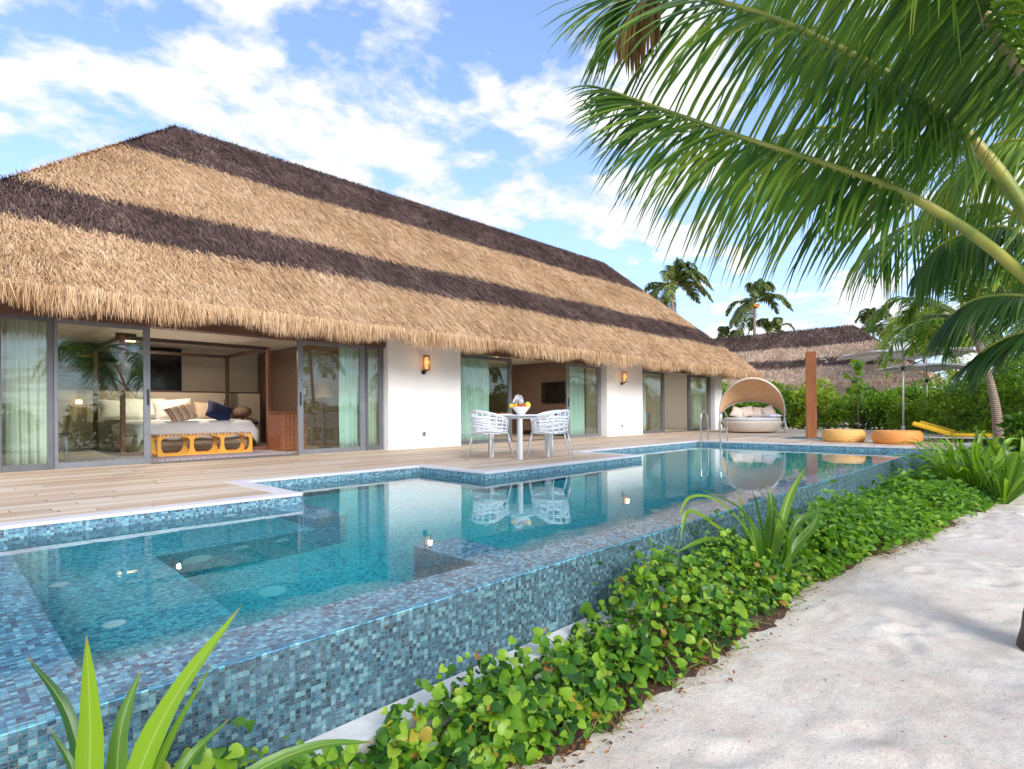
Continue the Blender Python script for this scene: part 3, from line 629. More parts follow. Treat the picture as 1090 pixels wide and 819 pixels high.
# ================================================================== BEDROOM
bed_o = empty('canopy_bed', (3.9, 13.9, 0), label='four poster bed with white bedding inside the open bedroom', cat='bed')
m_ = bed_o
for x, y, mt in ((-1.37, -1.25, 'bedpost'), (1.36, -1.25, 'bedpost'), (-1.37, 1.25, 'darkpost'), (1.36, 1.25, 'darkpost')):
    MB().box(x-.04, x+.04, y-.04, y+.04, 0.01, 2.28).build('bed_post', M[mt], m_, bevel=.006)
MB().box(-1.33, 1.32, -1.29, -1.21, 2.21, 2.28).box(-1.33, 1.32, 1.21, 1.29, 2.21, 2.28).box(-1.41, -1.33, -1.21, 1.21, 2.21, 2.28).box(1.32, 1.40, -1.21, 1.21, 2.21, 2.28).build('canopy_rail', M['darkpost'], m_)
MB().box(-1.33, 1.32, -1.27, -1.22, .02, .08).box(1.34, 1.39, -1.2, 1.2, .02, .08).build('bottom_rail', M['bedpost'], m_)
MB().box(-1.05, 1.0, -1.0, 1.2, .04, .36).build('bed_base', M['beigefab'], m_, bevel=.02)
MB().box(-1.1, 1.08, -1.08, 1.2, .365, .60).build('mattress', M['linen'], m_, bevel=.07)
P = []
for i in range(25):
    u = i/24; row = []
    prof = [(-1.16, .30), (-1.15, .45), (-1.13, .58), (-1.02, .645), (-.6, .66), (.0, .665), (.6, .66)]
    for j, (y, z) in enumerate(prof):
        x = -1.13+2.27*u; zz = z; e = max(0, abs(u-.5)*2-.90)/.10
        zz = z-e*e*.16; x += .03*math.sin(j)*e
        if j < 3: zz += .012*math.sin(u*40); y += .02*math.sin(u*33+j)
        row.append((x, y, zz+.006*math.sin(u*17+j*2)))
    P.append(row)
MB().grid(P).build('duvet', M['linen'], m_, smooth=True, solid=.03)
MB().box(1.10, 1.16, -1.1, .6, .22, .30).build('trim', M['yellow_hem'], m_, bevel=.02)
def pillow(w, h, d, name, mat, loc, rot, lab, group=None, cat='pillow'):
    mb = MB(); n = 12; top = []; bot = []
    for i in range(n+1):
        for j in range(n+1):
            u, v = i/n*2-1, j/n*2-1; pinch = 1-.10*(1-abs(u*v))*max(abs(u), abs(v))**2
            t_ = (max(0, 1-u**4)*max(0, 1-v**4))**.5
            top.append((u*w/2*pinch, v*h/2*pinch, d/2*t_+.004)); bot.append((u*w/2*pinch, v*h/2*pinch, -d/2*t_-.004))
    k = n+1; fs = [(i*k+j, (i+1)*k+j, (i+1)*k+j+1, i*k+j+1) for i in range(n) for j in range(n)]
    mb.add(top, fs); mb.add(bot, [tuple(reversed(f)) for f in fs])
    o = mb.build(name, mat, smooth=True); o.location = loc; o.rotation_euler = rot
    return tag(o, lab, cat, group)
R_ = math.radians
g_ = 'pillows on the canopy bed'
pillow(.85, .5, .2, 'pillow', M['linen2'], (2.95, 14.85, .90), (R_(68), 0, 0), 'off white sleeping pillow at the far side of the bed, by the glass door', g_)
pillow(.80, .52, .2, 'pillow', M['linen2'], (3.95, 14.8, .92), (R_(66), R_(-3), 0), 'large off white sleeping pillow behind the blue cushion', g_)
pillow(.85, .5, .2, 'pillow', M['linen2'], (2.3+1.1, 14.95, .93), (R_(74), 0, 0), 'greyish pillow leaning on the woven headboard behind the striped cushion', g_)
pillow(.52, .45, .16, 'pillow', M['beigefab'], (4.72, 15.0, .88), (R_(75), 0, 0), 'beige square pillow at the headboard beside the dark rear bed post', g_)
pillow(.52, .40, .17, 'cushion', M['stripe'], (3.60, 12.98, .82), (R_(52), R_(-16), R_(6)), 'striped brown and cream cushion lying on the foot of the bed', None, 'cushion')
pillow(.52, .46, .17, 'cushion', M['navy'], (4.36, 13.05, .84), (R_(50), R_(22), R_(-6)), 'navy blue cushion lying tilted on the foot of the bed', None, 'cushion')
# bench: orange frame of rounded openings
bn = empty('bed_bench', (3.75, 12.1, .02), label='orange framed bench with woven striped seat at the foot of the bed', cat='bench')
def bench_side(y):
    mb = MB(); W_, H_, n = 1.64, .37, 3; cw = W_/n
    zs = [0, .03, .08, .17, .26, .31, .34, H_]
    hw = [.30, .12, .055, .03, .03, .045, .09, .30]
    for k in range(n+1):
        x = -W_/2+k*cw; P1 = []
        for z, h in zip(zs, hw):
            h = min(h, cw/2*.98)
            l = 0 if k == 0 else h; r = 0 if k == n else h
            if k == 0: l = .028
            if k == n: r = .028
            P1.append((x-l, x+r, z))
        for a, c in zip(P1[:-1], P1[1:]):
            vs = [(a[0], y-.02, a[2]), (a[1], y-.02, a[2]), (c[1], y-.02, c[2]), (c[0], y-.02, c[2]), (a[0], y+.02, a[2]), (a[1], y+.02, a[2]), (c[1], y+.02, c[2]), (c[0], y+.02, c[2])]
            mb.add(vs, [(0, 1, 2, 3), (5, 4, 7, 6), (4, 0, 3, 7), (1, 5, 6, 2)])
    mb.box(-W_/2-.028, W_/2+.028, y-.022, y+.022, 0, .035)
    return mb
bench_side(-.21).build('frame', M['orange'], bn); bench_side(.21).build('frame', M['orange'], bn)
for a_ in (-.84, .79): MB().box(a_, a_+.05, -.187, .187, 0, .04).build('stretcher', M['orange'], bn)
MB().box(-.85, .85, -.235, .235, .372, .405).build('seat', M['benchtop'], bn, bevel=.01)
tag(MB().box(1.3, 5.0, 10.9, 12.9, .010, .020).build('rug', M['rug']), 'blue and cream patterned rug under the orange bench', 'rug')
cb = empty('wooden_cabinet', (5.5, 12.1, .01), label='red brown slatted wooden cabinet beside the bedroom door', cat='cabinet')
MB().box(-.35, .22, -.35, .35, 0, .80).build('carcass', M['redwood'], cb, bevel=.01)
sl = MB()
for i in range(6): sl.box(-.34+i*.087, -.34+i*.087+.06, -.372, -.351, .02, .79)
sl.build('slats', M['redwood'], cb)
MB().box(-.38, .24, -.40, .37, .802, .825).build('top', M['redwood'], cb, bevel=.005)
ns = empty('bedside_table', (5.62, 14.95, .01), label='black bedside table between the bed and the far partition end', cat='table')
MB().box(-.25, .25, -.2, .2, .52, .58).build('table_top', M['black'], ns, bevel=.005); MB().box(-.2, .2, -.17, .17, .0, .5).build('cabinet', M['darkpost'], ns)
tl = empty('table_lamp', (5.55, 14.95, .59), label='small round smoked glass lamp on the black bedside table', cat='lamp')
MB().lathe([(0, 0), (.09, 0), (.09, .02), (.03, .03), (.03, .10), (0, .10)], 20).build('base', M['black'], tl)
MB().lathe([(0, .10), (.12, .12), (.2, .19), (.22, .27), (.19, .35), (.1, .40), (0, .41)], 28).build('lamp_shade', M['brownfab'], tl, smooth=True)
# reading lamp on the partition (lit in the photograph)
rl = empty('reading_lamp', (5.25, 15.35, 1.15), label='small black reading lamp fixed on the headboard partition', cat='wall lamp')
MB().tube([(0, 0, 0), (0, -.1, .0), (0, -.12, -.06)], .015, 8).build('arm', M['black'], rl)
MB().lathe([(.0, .03), (.035, .025), (.05, -.05), (.045, -.05), (.03, .02)], 20, (0, -.12, -.08)).build('lamp_head', M['black'], rl, smooth=True)
rl = empty('reading_lamp', (2.25, 15.35, 1.12), label='small lit reading lamp glowing behind the glass of the bedroom door', cat='wall lamp')
MB().tube([(0, 0, 0), (0, -.1, .0)], .015, 8).build('arm', M['black'], rl)
MB().lathe([(.0, .04), (.05, .03), (.06, -.05), (.0, -.05)], 20, (0, -.13, -.03)).build('lamp_head', M['lampcore'], rl, smooth=True)
cl = empty('ceiling_lamp', (2.9, 14.2, 2.35), label='small glowing rectangular ceiling lamp seen through the bedroom glass', cat='ceiling lamp')
MB().box(-.18, .18, -.06, .06, .03, .16).build('housing', M['black'], cl); MB().box(-.17, .17, -.05, .05, .0, .029).build('diffuser', M['lampcore'], cl)
ld = bpy.data.lights.new('room_light', 'AREA'); ld.energy = 36; ld.size = .06; ld.color = (1, .82, .62)
lo = bpy.data.objects.new('room_light', ld); COL.objects.link(lo); lo.parent = cl; lo.location = (.9, -.3, -.02)
def downlight(x, y, e, lab):
    o = empty('ceiling_downlight', (x, y, 2.515), label=lab, cat='ceiling light', group='recessed ceiling lights in the villa rooms')
    MB().lathe([(0, 0), (.05, 0), (.05, -.006), (0, -.006)], 20).build('lens', M['lampcore'], o); MB().lathe([(.052, 0), (.075, 0), (.075, -.01), (.052, -.01)], 20).build('ring', M['disc'], o)
    ld = bpy.data.lights.new('room_light', 'AREA'); ld.energy = e; ld.size = .05; ld.color = (1, .84, .66); lo = bpy.data.objects.new('room_light', ld); COL.objects.link(lo); lo.parent = o; lo.location = (0, 0, -.02)
downlight(12.3, 12.6, 26, 'small recessed downlight over the living room opening'); downlight(20.3, 12.6, 32, 'added downlight that brightens the far open room')  # the far room downlight is added to brighten its interior
# desk chair seen through the glass
dc = empty('desk_chair', (1.45, 12.3, .01), R_(-100), label='dark upholstered chair seen through the bedroom glass', cat='chair')
MB().box(-.24, .24, -.24, .24, .40, .47).build('seat', M['brownfab'], dc, bevel=.02); MB().box(-.24, .24, .2, .26, .47, .80).build('backrest', M['brownfab'], dc, bevel=.02)
for x in (-.2, .2):
    for y in (-.2, .2): MB().tube([(x, y, 0), (x*.9, y*.9, .4)], .014, 8).build('leg', M['steel'], dc)
# floor lamp shade behind right door
fl_ = empty('floor_lamp', (6.25, 12.0, .01), label='floor lamp with tan tapered shade behind the bedroom curtain', cat='lamp')
MB().lathe([(0, 0), (.14, 0), (.14, .02), (.012, .03), (.012, 1.2), (0, 1.2)], 20).build('stand', M['black'], fl_)
MB().lathe([(.20, 1.15), (.12, 1.5), (.118, 1.5), (.198, 1.15)], 28).build('lamp_shade', M['canopy'], fl_, smooth=True)

# ================================================================== LIVING ROOM / THIRD ROOM
tv = empty('television', (14.93, 12.45, 1.46), label='wide black flat television on the brown wall of the living room', cat='television')
MB().box(-.035, 0.045, -.56, .56, -.36, .36).build('body', M['black'], tv, bevel=.005); MB().box(-.04, -.036, -.54, .54, -.34, .34).build('screen', M['darkglass'], tv)
sb_ = empty('media_console', (14.7, 12.5, .01), label='long low brown console under the living room television', cat='console')
MB().box(-.2, .2, -1.1, 1.1, .15, .5).build('body', M['taupe_dark'], sb_, bevel=.005); MB().box(-.22, .22, -1.12, 1.12, .502, .53).build('top', M['redwood'], sb_)
MB().box(-.16, .16, -1.0, 1.0, 0, .149).build('plinth', M['black'], sb_)
st_ = empty('dining_set_chair', (9.35, 11.9, .01), label='brown chair standing inside behind the living room glass', cat='chair')
MB().box(-.24, .24, -.24, .24, .42, .48).build('seat', M['brownfab'], st_, bevel=.01); MB().box(-.26, -.2, -.24, .24, .48, .86).build('backrest', M['brownfab'], st_, bevel=.02)
for x in (-.2, .2):
    for y in (-.2, .2): MB().tube([(x, y, 0), (x, y, .42)], .015, 8).build('leg', M['brownfab'], st_)
sf = empty('living_room_sofa', (11.6, 13.6, .01), label='low orange brown sofa inside the living room behind the dining table', cat='sofa')
MB().box(-.9, .9, -.4, .4, .12, .40).build('seat', M['postwood'], sf, bevel=.04); MB().box(-.9, .9, .3, .45, .4, .72).build('backrest', M['postwood'], sf, bevel=.04)
for x in (-.8, .8):
    for y in (-.32, .32): MB().tube([(x, y, 0), (x, y, .12)], .02, 8).build('leg', M['black'], sf)
ch = empty('chaise_longue', (20.4, 12.6, .01), R_(25), label='brown wicker chaise with blue cushion in the far open room', cat='chaise')
P = []
for i in range(13):
    u = i/12; x = -1.0+2.0*u; z = .28+.02*math.cos(u*6)+(.42*max(0, (u-.55)/.45)**1.3); P.append([(x, y, z-.05*(1-abs(y)/.4)) for y in np.linspace(-.42, .42, 7)])
MB().grid(P).build('cushion', M['bluemat'], ch, smooth=True, solid=.09)
P2 = [[(p[0], p[1]*1.05, .02 if k else p[2]-.06) for k in (0, 1)] for row in P for p in (row[0],)]; MB().grid(P2).build('frame', M['brownfab'], ch, solid=.03)
P3 = [[(p[0], p[1]*1.05, .02 if k else p[2]-.06) for k in (0, 1)] for row in P for p in (row[-1],)]; MB().grid(P3).build('frame', M['brownfab'], ch, solid=.03)
dk = empty('armchair', (20.9, 14.2, .01), R_(15), label='dark teal armchair behind the chaise in the far room', cat='armchair')
MB().box(-.5, .5, -.4, .4, .12, .42).build('seat', M['tealfab'], dk, bevel=.05); MB().box(-.5, .5, .3, .48, .42, .95).build('backrest', M['tealfab'], dk, bevel=.06)
for x in (-.42, .42): MB().tube([(x, -.3, 0), (x, -.3, .12)], .02).build('leg', M['black'], dk)
so = empty('yellow_stool', (18.05, 11.6, .01), label='small yellow framed stool behind the glass of the far room', cat='stool')
MB().lathe([(0, .42), (.2, .42), (.21, .45), (.2, .47), (0, .47)], 24).build('seat', M['linen'], so)
for k in range(4): a = PI/4+k*PI/2; MB().tube([(.2*math.cos(a), .2*math.sin(a), 0), (.15*math.cos(a), .15*math.sin(a), .42)], .02).build('leg', M['orange'], so)
vb(MB().box(17.2, 23.0, 15.9, 15.95, 0, 2.5), 'taupe_panel', M['taupe'])
pic = empty('wall_picture', (6.53, 13.6, 1.35), label='small pale framed switch panel on the brown bedroom partition', cat='panel')
MB().box(-.02, 0, -.18, .18, -.12, .12).build('frame', M['black'], pic); MB().box(-.024, -.021, -.15, .15, -.09, .09).build('plate', M['taupe'], pic)

# ================================================================== DINING SET
tb = empty('dining_table', (7.2, 6.8, 0), label='square white outdoor dining table on the deck between four chairs', cat='table')
MB().box(-.43, .43, -.43, .43, .725, .75).build('table_top', M['chair'], tb, bevel=.008)
MB().box(-.36, .36, -.36, -.33, .68, .724).box(-.36, .36, .33, .36, .68, .724).box(-.36, -.33, -.33, .33, .68, .724).box(.33, .36, -.33, .33, .68, .724).build('apron', M['chair'], tb)
for x in (-.345, .345):
    for y in (-.345, .345): MB().box(x-.027, x+.027, y-.027, y+.027, 0, .679).build('leg', M['chair'], tb, bevel=.005)
def make_chair():
    r = empty('dining_chair', (0, 0, 0))
    # +x is the front of the chair
    def U(a, z, rr=None):
        # a from -1 to 1 along arm-back-arm
        th = PI+a*R_(128); R1 = .275; sq = .9+.1*abs(math.cos(th*1))
        flare = 1+.16*(z-.45)/.37
        return Vector((R1*1.05*math.cos(th)*flare, R1*math.sin(th)*flare*1.02, z))
    def topz(a): return .82-.19*(abs(a)**1.6)
    bk = MB(); n = 40
    for band in range(6):
        f0 = band/6; P = []
        for i in range(n+1):
            a = -1+2*i/n; tz = topz(a); bz = .45
            w = .020*math.sin(a*5+band*1.2)
            z0 = bz+(tz-bz)*(f0+.02)+w; z1 = bz+(tz-bz)*(f0+.115)+w*.8
            if band == 5: z1 = tz; z0 = tz-.035
            P.append([U(a, min(z0, tz-.01)), U(a, min(z1, tz))])
        bk.grid(P)
    for i in range(-6, 7):
        a = i/6; tz = topz(a); bk.grid([[U(a-.018, .44+q*(tz-.45)/6) for q in range(7)], [U(a+.018, .44+q*(tz-.45)/6) for q in range(7)]])
    bk.build('backrest', M['chair'], r, smooth=True, solid=.012)
    rim = MB().tube([U(-1+2*i/n, topz(-1+2*i/n)) for i in range(n+1)], .012, 6); rim.build('top_rim', M['chair'], r, smooth=True)
    P = [[(0.02, 0, .432)]*24, [(0.02+.18*math.cos(k*PI/12), .18*math.sin(k*PI/12), .43) for k in range(24)], [(0.02+.27*math.cos(k*PI/12), .26*math.sin(k*PI/12), .435) for k in range(24)], [(0.02+.285*math.cos(k*PI/12), .275*math.sin(k*PI/12), .46) for k in range(24)]]
    MB().grid(P, closed=True).build('seat', M['chair'], r, smooth=True, solid=.02)
    MB().lathe([(0, .447), (.22, .447), (.24, .465), (.22, .485), (0, .487)], 24, (.03, 0, 0)).build('seat_pad', M['cream'], r, smooth=True)
    for sx in (-1, 1):
        for sy in (-1, 1):
            MB().tube([(sx*.29, sy*.27, 0), (sx*.235, sy*.235, .28), (sx*.21, sy*.21, .435)], [.010, .013, .015], 8).build('leg', M['leg'], r, smooth=True)
    return r
c0 = make_chair()
gch = 'white woven chairs around the dining table'
for i, (x, y, rz, lab) in enumerate([(6.52, 6.83, 2, 'white woven armchair at the bedroom end of the dining table'), (7.22, 6.12, 92, 'white woven armchair on the pool side of the dining table'),
                                     (7.9, 6.75, 184, 'white woven armchair at the far end of the dining table'), (7.15, 7.5, -86, 'white woven armchair on the villa side of the dining table')]):
    o = c0 if i == 0 else copy_tree(c0); o.location = (x, y, 0); o.rotation_euler = (0, 0, R_(rz)); tag(o, lab, 'chair', gch)
bw = MB().lathe([(0, 0), (.06, 0), (.065, .012), (.08, .03), (.14, .10), (.165, .135), (.158, .135), (.13, .10), (.07, .035), (0, .025)], 36)
o = bw.build('fruit_bowl', M['chair'], smooth=True); o.location = (7.22, 6.78, .75); tag(o, 'white footed bowl of fruit on the dining table', 'bowl')
def fruit(name, loc, r, col, lab, sz=1, gname='fruit piled in the white bowl'):
    mb = MB().lathe([(0, -r*sz), (r*.5, -r*.87*sz), (r*.87, -r*.5*sz), (r, 0), (r*.87, r*.5*sz), (r*.5, r*.87*sz), (r*.08, r*.93*sz), (0, r*.86*sz)], 16)
    o = mb.build(name, col, smooth=True); o.location = loc; tag(o, lab, 'fruit', gname)
Y_ = plain('yellow_fruit_skin', (.85, .60, .04), .4); O_ = plain('orange_fruit_skin', (.85, .30, .02), .45); R2 = plain('red_fruit_skin', (.62, .05, .03), .3); Gf = plain('green_fruit_skin', (.40, .50, .06), .4)
fruit('apple', (7.16, 6.69, .90), .045, R2, 'red apple in the middle of the fruit bowl'); fruit('orange', (7.10, 6.80, .90), .045, O_, 'orange fruit beside the red apple in the bowl')
fruit('mango', (7.08, 6.87, .905), .05, Y_, 'yellow mango on the bedroom side of the fruit bowl', .8); fruit('mango', (7.28, 6.68, .91), .055, Y_, 'large yellow mango on the far side of the fruit bowl', 1.2)
fruit('lime', (7.23, 6.78, .91), .045, Gf, 'green lime at the centre of the fruit bowl'); fruit('orange', (7.28, 6.84, .90), .045, O_, 'orange fruit at the villa side of the bowl')
fb = empty('flower_bunch', (7.30, 6.92, .75), label='bunch of white flowers in a small vase behind the fruit bowl', cat='flowers')
MB().lathe([(0, 0), (.035, 0), (.04, .08), (.025, .14), (.03, .15), (.02, .15), (0, .02)], 20).build('vase', M['clearglass'], fb, smooth=True)
n = 90; P = rdir(n)*rng.uniform(.03, .075, n)[:, None]+np.array([0, 0, .25]); D = nrm(P-np.array([0, 0, .22]))+rdir(n)*.4
V, F_ = scatter(*ROUND, P, D, rdir(n), np.full(n, .045), np.full(n, .035)); fast_mesh('petals', V, F_, M['linen'], parent=fb)
n = 20; V, F_ = scatter(*LEAF, np.zeros((n, 3))+np.array([0, 0, .13]), rdir(n)*.5+np.array([0, 0, 1]), rdir(n), np.full(n, .1), np.full(n, .03)); fast_mesh('leaves', V, F_, M['bush1'], parent=fb)
pl = MB().box(-.16, .16, -.11, .11, 0, .012); pl.box(-.14, .13, -.09, .09, .0125, .03, 1); o = pl.build('serving_tray', [M['chair'], M['postwood']], bevel=.004); o.location = (6.95, 6.98, .75); tag(o, 'white tray with a brown napkin on the dining table beside the fruit bowl', 'tray')

# ================================================================== FAR DECK
# pool ladder
ld_ = empty('pool_ladder', (14.2, 6.45, 0), label='stainless steel pool ladder with two curved rails at the far pool end', cat='ladder')
for y in (-.26, .26):
    MB().tube(spline([(-.22, y, -.9), (-.22, y, 0), (-.22, y, .55), (-.17, y, .72), (.0, y, .78), (.14, y, .70), (.2, y, .5), (.2, y, 0)], 40), .02, 10).build('rail', M['steel'], ld_, smooth=True)
for z in (-.35, -.62): MB().box(-.26, -.18, -.235, .235, z, z+.025).build('step', M['steel'], ld_)
# daybed
db = empty('round_daybed', (20.7, 8.0, 0), R_(202), label='round cream daybed with tan arched canopy at the end of the deck', cat='daybed')
MB().lathe([(0, .04), (.78, .04), (.84, .08), (.92, .20), (.99, .34), (1.0, .40), (.96, .43), (0, .43)], 48).build('base', M['cream'], db, smooth=True)
MB().lathe([(0, .431), (.93, .431), (.97, .46), (.97, .50), (.92, .54), (0, .55)], 48).build('mattress', M['linen2'], db, smooth=True)
# canopy: hood rising over the back, opening forward (+x)
P = []
na, nb = 28, 10
for j in range(nb+1):
    ph = R_(30+j*(76/nb)); row = []      # tilt of the hoop measured from back horizon
    for i in range(na+1):
        th = (-1+2*i/na)*(PI/2+.42-.30*j/nb*0)
        r1 = 1.08; hh = 1.30*math.cos(th)+.52; h = hh*math.sin(ph) if hh > 0 else hh; bx = -1.1*max(0, hh/1.8)*math.cos(ph)
        y = r1*math.sin(th)*(1.0-.02*math.cos(j*PI*1.0)*math.cos(th)); row.append((bx+.10, y, .30+h*.93))
    P.append(row)
MB().grid(P).build('canopy', M['canopy'], db, smooth=True, solid=.02)
for j in (0, nb): MB().tube(P[j], .018, 8).build('canopy_hoop', M['leg'], db, smooth=True)
for s in (-1, 1): MB().tube([(.1, s*1.06, .52), (.16, s*1.10, .25), (.22, s*1.08, .0)], .03, 8).build('support_leg', M['leg'], db, smooth=True)
gp = 'cushions leaning inside the round daybed'
def on_db(x, y, z): return db.matrix_basis @ Vector((x, y, z))
bpy.context.view_layer.update()
for i, (x, y, rx, lab) in enumerate([(-.45, -.52, 12, 'pale cushion at the hedge side of the round daybed'), (-.52, -.15, 3, 'pale cushion right of the middle in the round daybed'), (-.50, .25, -6, 'pale cushion left of the middle in the round daybed'), (-.35, .60, -20, 'pale cushion nearest the villa in the round daybed')]):
    p = on_db(x+.12, y*.93, .72+.03*(i % 2)); q = pillow(.44, .44, .2, 'cushion', M['cushion_pale'], p, (0, 0, 0), lab, gp, 'cushion')
    q.rotation_euler = (Matrix.Rotation(db.rotation_euler.z+R_(rx), 3, 'Z') @ Matrix.Rotation(R_(58), 3, 'Y') @ Matrix.Rotation(R_(90+(-24, 10, -6, 30)[i]), 3, 'Z')).to_euler()
p = on_db(.25, .62, .60); q = pillow(.75, .45, .12, 'folded_towel', M['linen'], p, (0, 0, db.rotation_euler.z+.5), 'folded white towel draped on the rim of the round daybed', None, 'towel')
# shower post
sp = empty('shower_post', (17.2, 5.0, 0), R_(20), label='square orange brown wooden shower post at the far pool end', cat='shower')
MB().box(-.13, .13, -.13, .13, 0, 2.42).build('post', M['postwood'], sp, bevel=.01)
MB().tube([(0, -.13, 2.2), (0, -.36, 2.2), (0, -.38, 2.16)], .014, 8).lathe([(0, 0), (.06, 0), (.055, .02), (.01, .04), (0, .04)], 20, (0, -.38, 2.11)).build('shower_head', M['steel'], sp, smooth=True)
tag(MB().box(16.6, 17.9, 4.1, 5.6, .002, .012).build('shower_tray', M['tile'], uv=True), 'blue mosaic shower tray set in the deck around the wooden post', 'shower tray')
# poufs
def pouf(x, y, r, m, lab):
    prof = [(0, .0), (r*.86, .0)]+[(r*.86+.14*r*math.cos(a)*1.0, .15+.15*math.sin(a)) for a in np.linspace(-PI/2, PI/2, 12)]+[(r*.5, .30), (0, .285)]
    o = MB().lathe(prof, 48).build('wicker_pouf', M[m], smooth=True); o.location = (x, y, .003); tag(o, lab, 'pouf', 'round wicker poufs at the far pool edge')
pouf(15.95, 3.9, .48, 'wick_yellow', 'yellow orange round wicker pouf nearer the shower post'); pouf(15.65, 2.72, .50, 'wick_orange', 'deep orange round wicker pouf nearer the yellow loungers')
# umbrellas
def umbrella(x, y, h, r, lab):
    o = empty('parasol', (x, y, 0), label=lab, cat='parasol', group='grey parasols above the loungers')
    MB().lathe([(0, 0), (.3, 0), (.3, .05), (.06, .07), (.05, .3), (0, .3)], 28).build('base', M['leg'], o)
    MB().tube([(0, 0, .3), (0, 0, h)], .028, 10).build('pole', M['leg'], o, smooth=True)
    n = 8; mb = MB(); P = []
    for k in range(7):
        f = k/6; row = []
        for i in range(n*6):
            a = 2*PI*i/(n*6); q = abs(math.sin(n*a/2)); rr = r*f*(1-.07*q*f); z = h-.02-.20*f**1.25-.03*f*(1-q)+(.05*q*f)
            row.append((rr*math.cos(a), rr*math.sin(a), z))
        P.append(row)
    mb.grid(P, closed=True); mb.build('canopy', M['grayfab'], o, smooth=True, solid=.006)
    for i in range(n):
        a = 2*PI*i/n; MB().tube([(0, 0, h-.10), (r*.5*math.cos(a), r*.5*math.sin(a), h-.15), (r*math.cos(a), r*math.sin(a), h-.27)], .012, 6).build('rib', M['steel'], o)
        MB().tube([(.03*math.cos(a), .03*math.sin(a), h-.62), (r*.5*math.cos(a), r*.5*math.sin(a), h-.21)], .009, 5).build('strut', M['steel'], o)
    MB().lathe([(.04, h-.68), (.05, h-.66), (.05, h-.56), (.03, h-.55)], 14).build('runner', M['black'], o)
    MB().lathe([(0, h+.12), (.02, h+.1), (.015, h), (.05, h-.01), (0, h-.02)], 12).build('finial', M['leg'], o)
umbrella(20.4, 3.38, 2.64, 1.8, 'nearer grey parasol, its wide canopy overlapping the second one'); umbrella(23.3, 3.2, 2.36, 1.6, 'farther and lower grey parasol behind the first')
# loungers
def lounger(x, y, rz, lab):
    o = empty('sun_lounger', (x, y, 0), R_(rz), label=lab, cat='sun lounger', group='yellow cushioned sun loungers on the far deck')
    MB().box(-.95, .95, -.33, .33, .09, .13).build('frame', M['leg'], o, bevel=.01)
    MB().box(-.95, .25, -.31, .31, .132, .21).build('seat_cushion', M['yellowfab'], o, bevel=.03)
    mt = Matrix.Translation((.27, 0, .14)) @ Matrix.Rotation(R_(-19), 4, 'Y')
    MB().box(0, .8, -.31, .31, 0, .10, mat=mt).build('back_cushion', M['yellowfab'], o, bevel=.03)
    for a in (-.85, .85):
        for b_ in (-.28, .28): MB().box(a-.03, a+.03, b_-.03, b_+.03, 0, .089).build('leg', M['leg'], o)
lounger(17.3, 1.65, 97, 'yellow sun lounger just behind the deep orange pouf'); lounger(18.6, 1.7, 97, 'yellow sun lounger beyond the first, beside the low white wall')
tag(MB().box(17.0, 20.8, .62, .85, -.6, .12).build('low_white_wall', M['reveal'], bevel=.01), 'low pale wall at the corner of the far deck', 'wall')

# ================================================================== NEIGHBOUR VILLA
nv = empty('neighbour_villa', (42, 14, 0), label='distant villa with weathered banded thatched roof beyond the hedge', cat='villa')
b = MB().box(-3.2, 3.2, -7, 12, 0, 2.6); b.build('wall', M['beigewall'], nv)
for y in (-5.5, -2.5, 1.5): MB().box(-3.26, -3.202, y-.7, y+.7, .1, 2.2).build('window', M['frame'], nv)
MB().box(-3.3, -3.25, -3.9, -3.5, .0, 2.3).build('post', M['redwood'], nv)
hip_roof('roof', -8.9, 16, -4.6, 4.6, 2.45, 6.3, [(5.1, 9), (3.6, 4.2)], nv, (0, 0, 0), axis='y', dens=380, blade=(.36, .03), tan='thatch_old', low=.8, fringe=(.45, 60), faces=('front', 'left'))

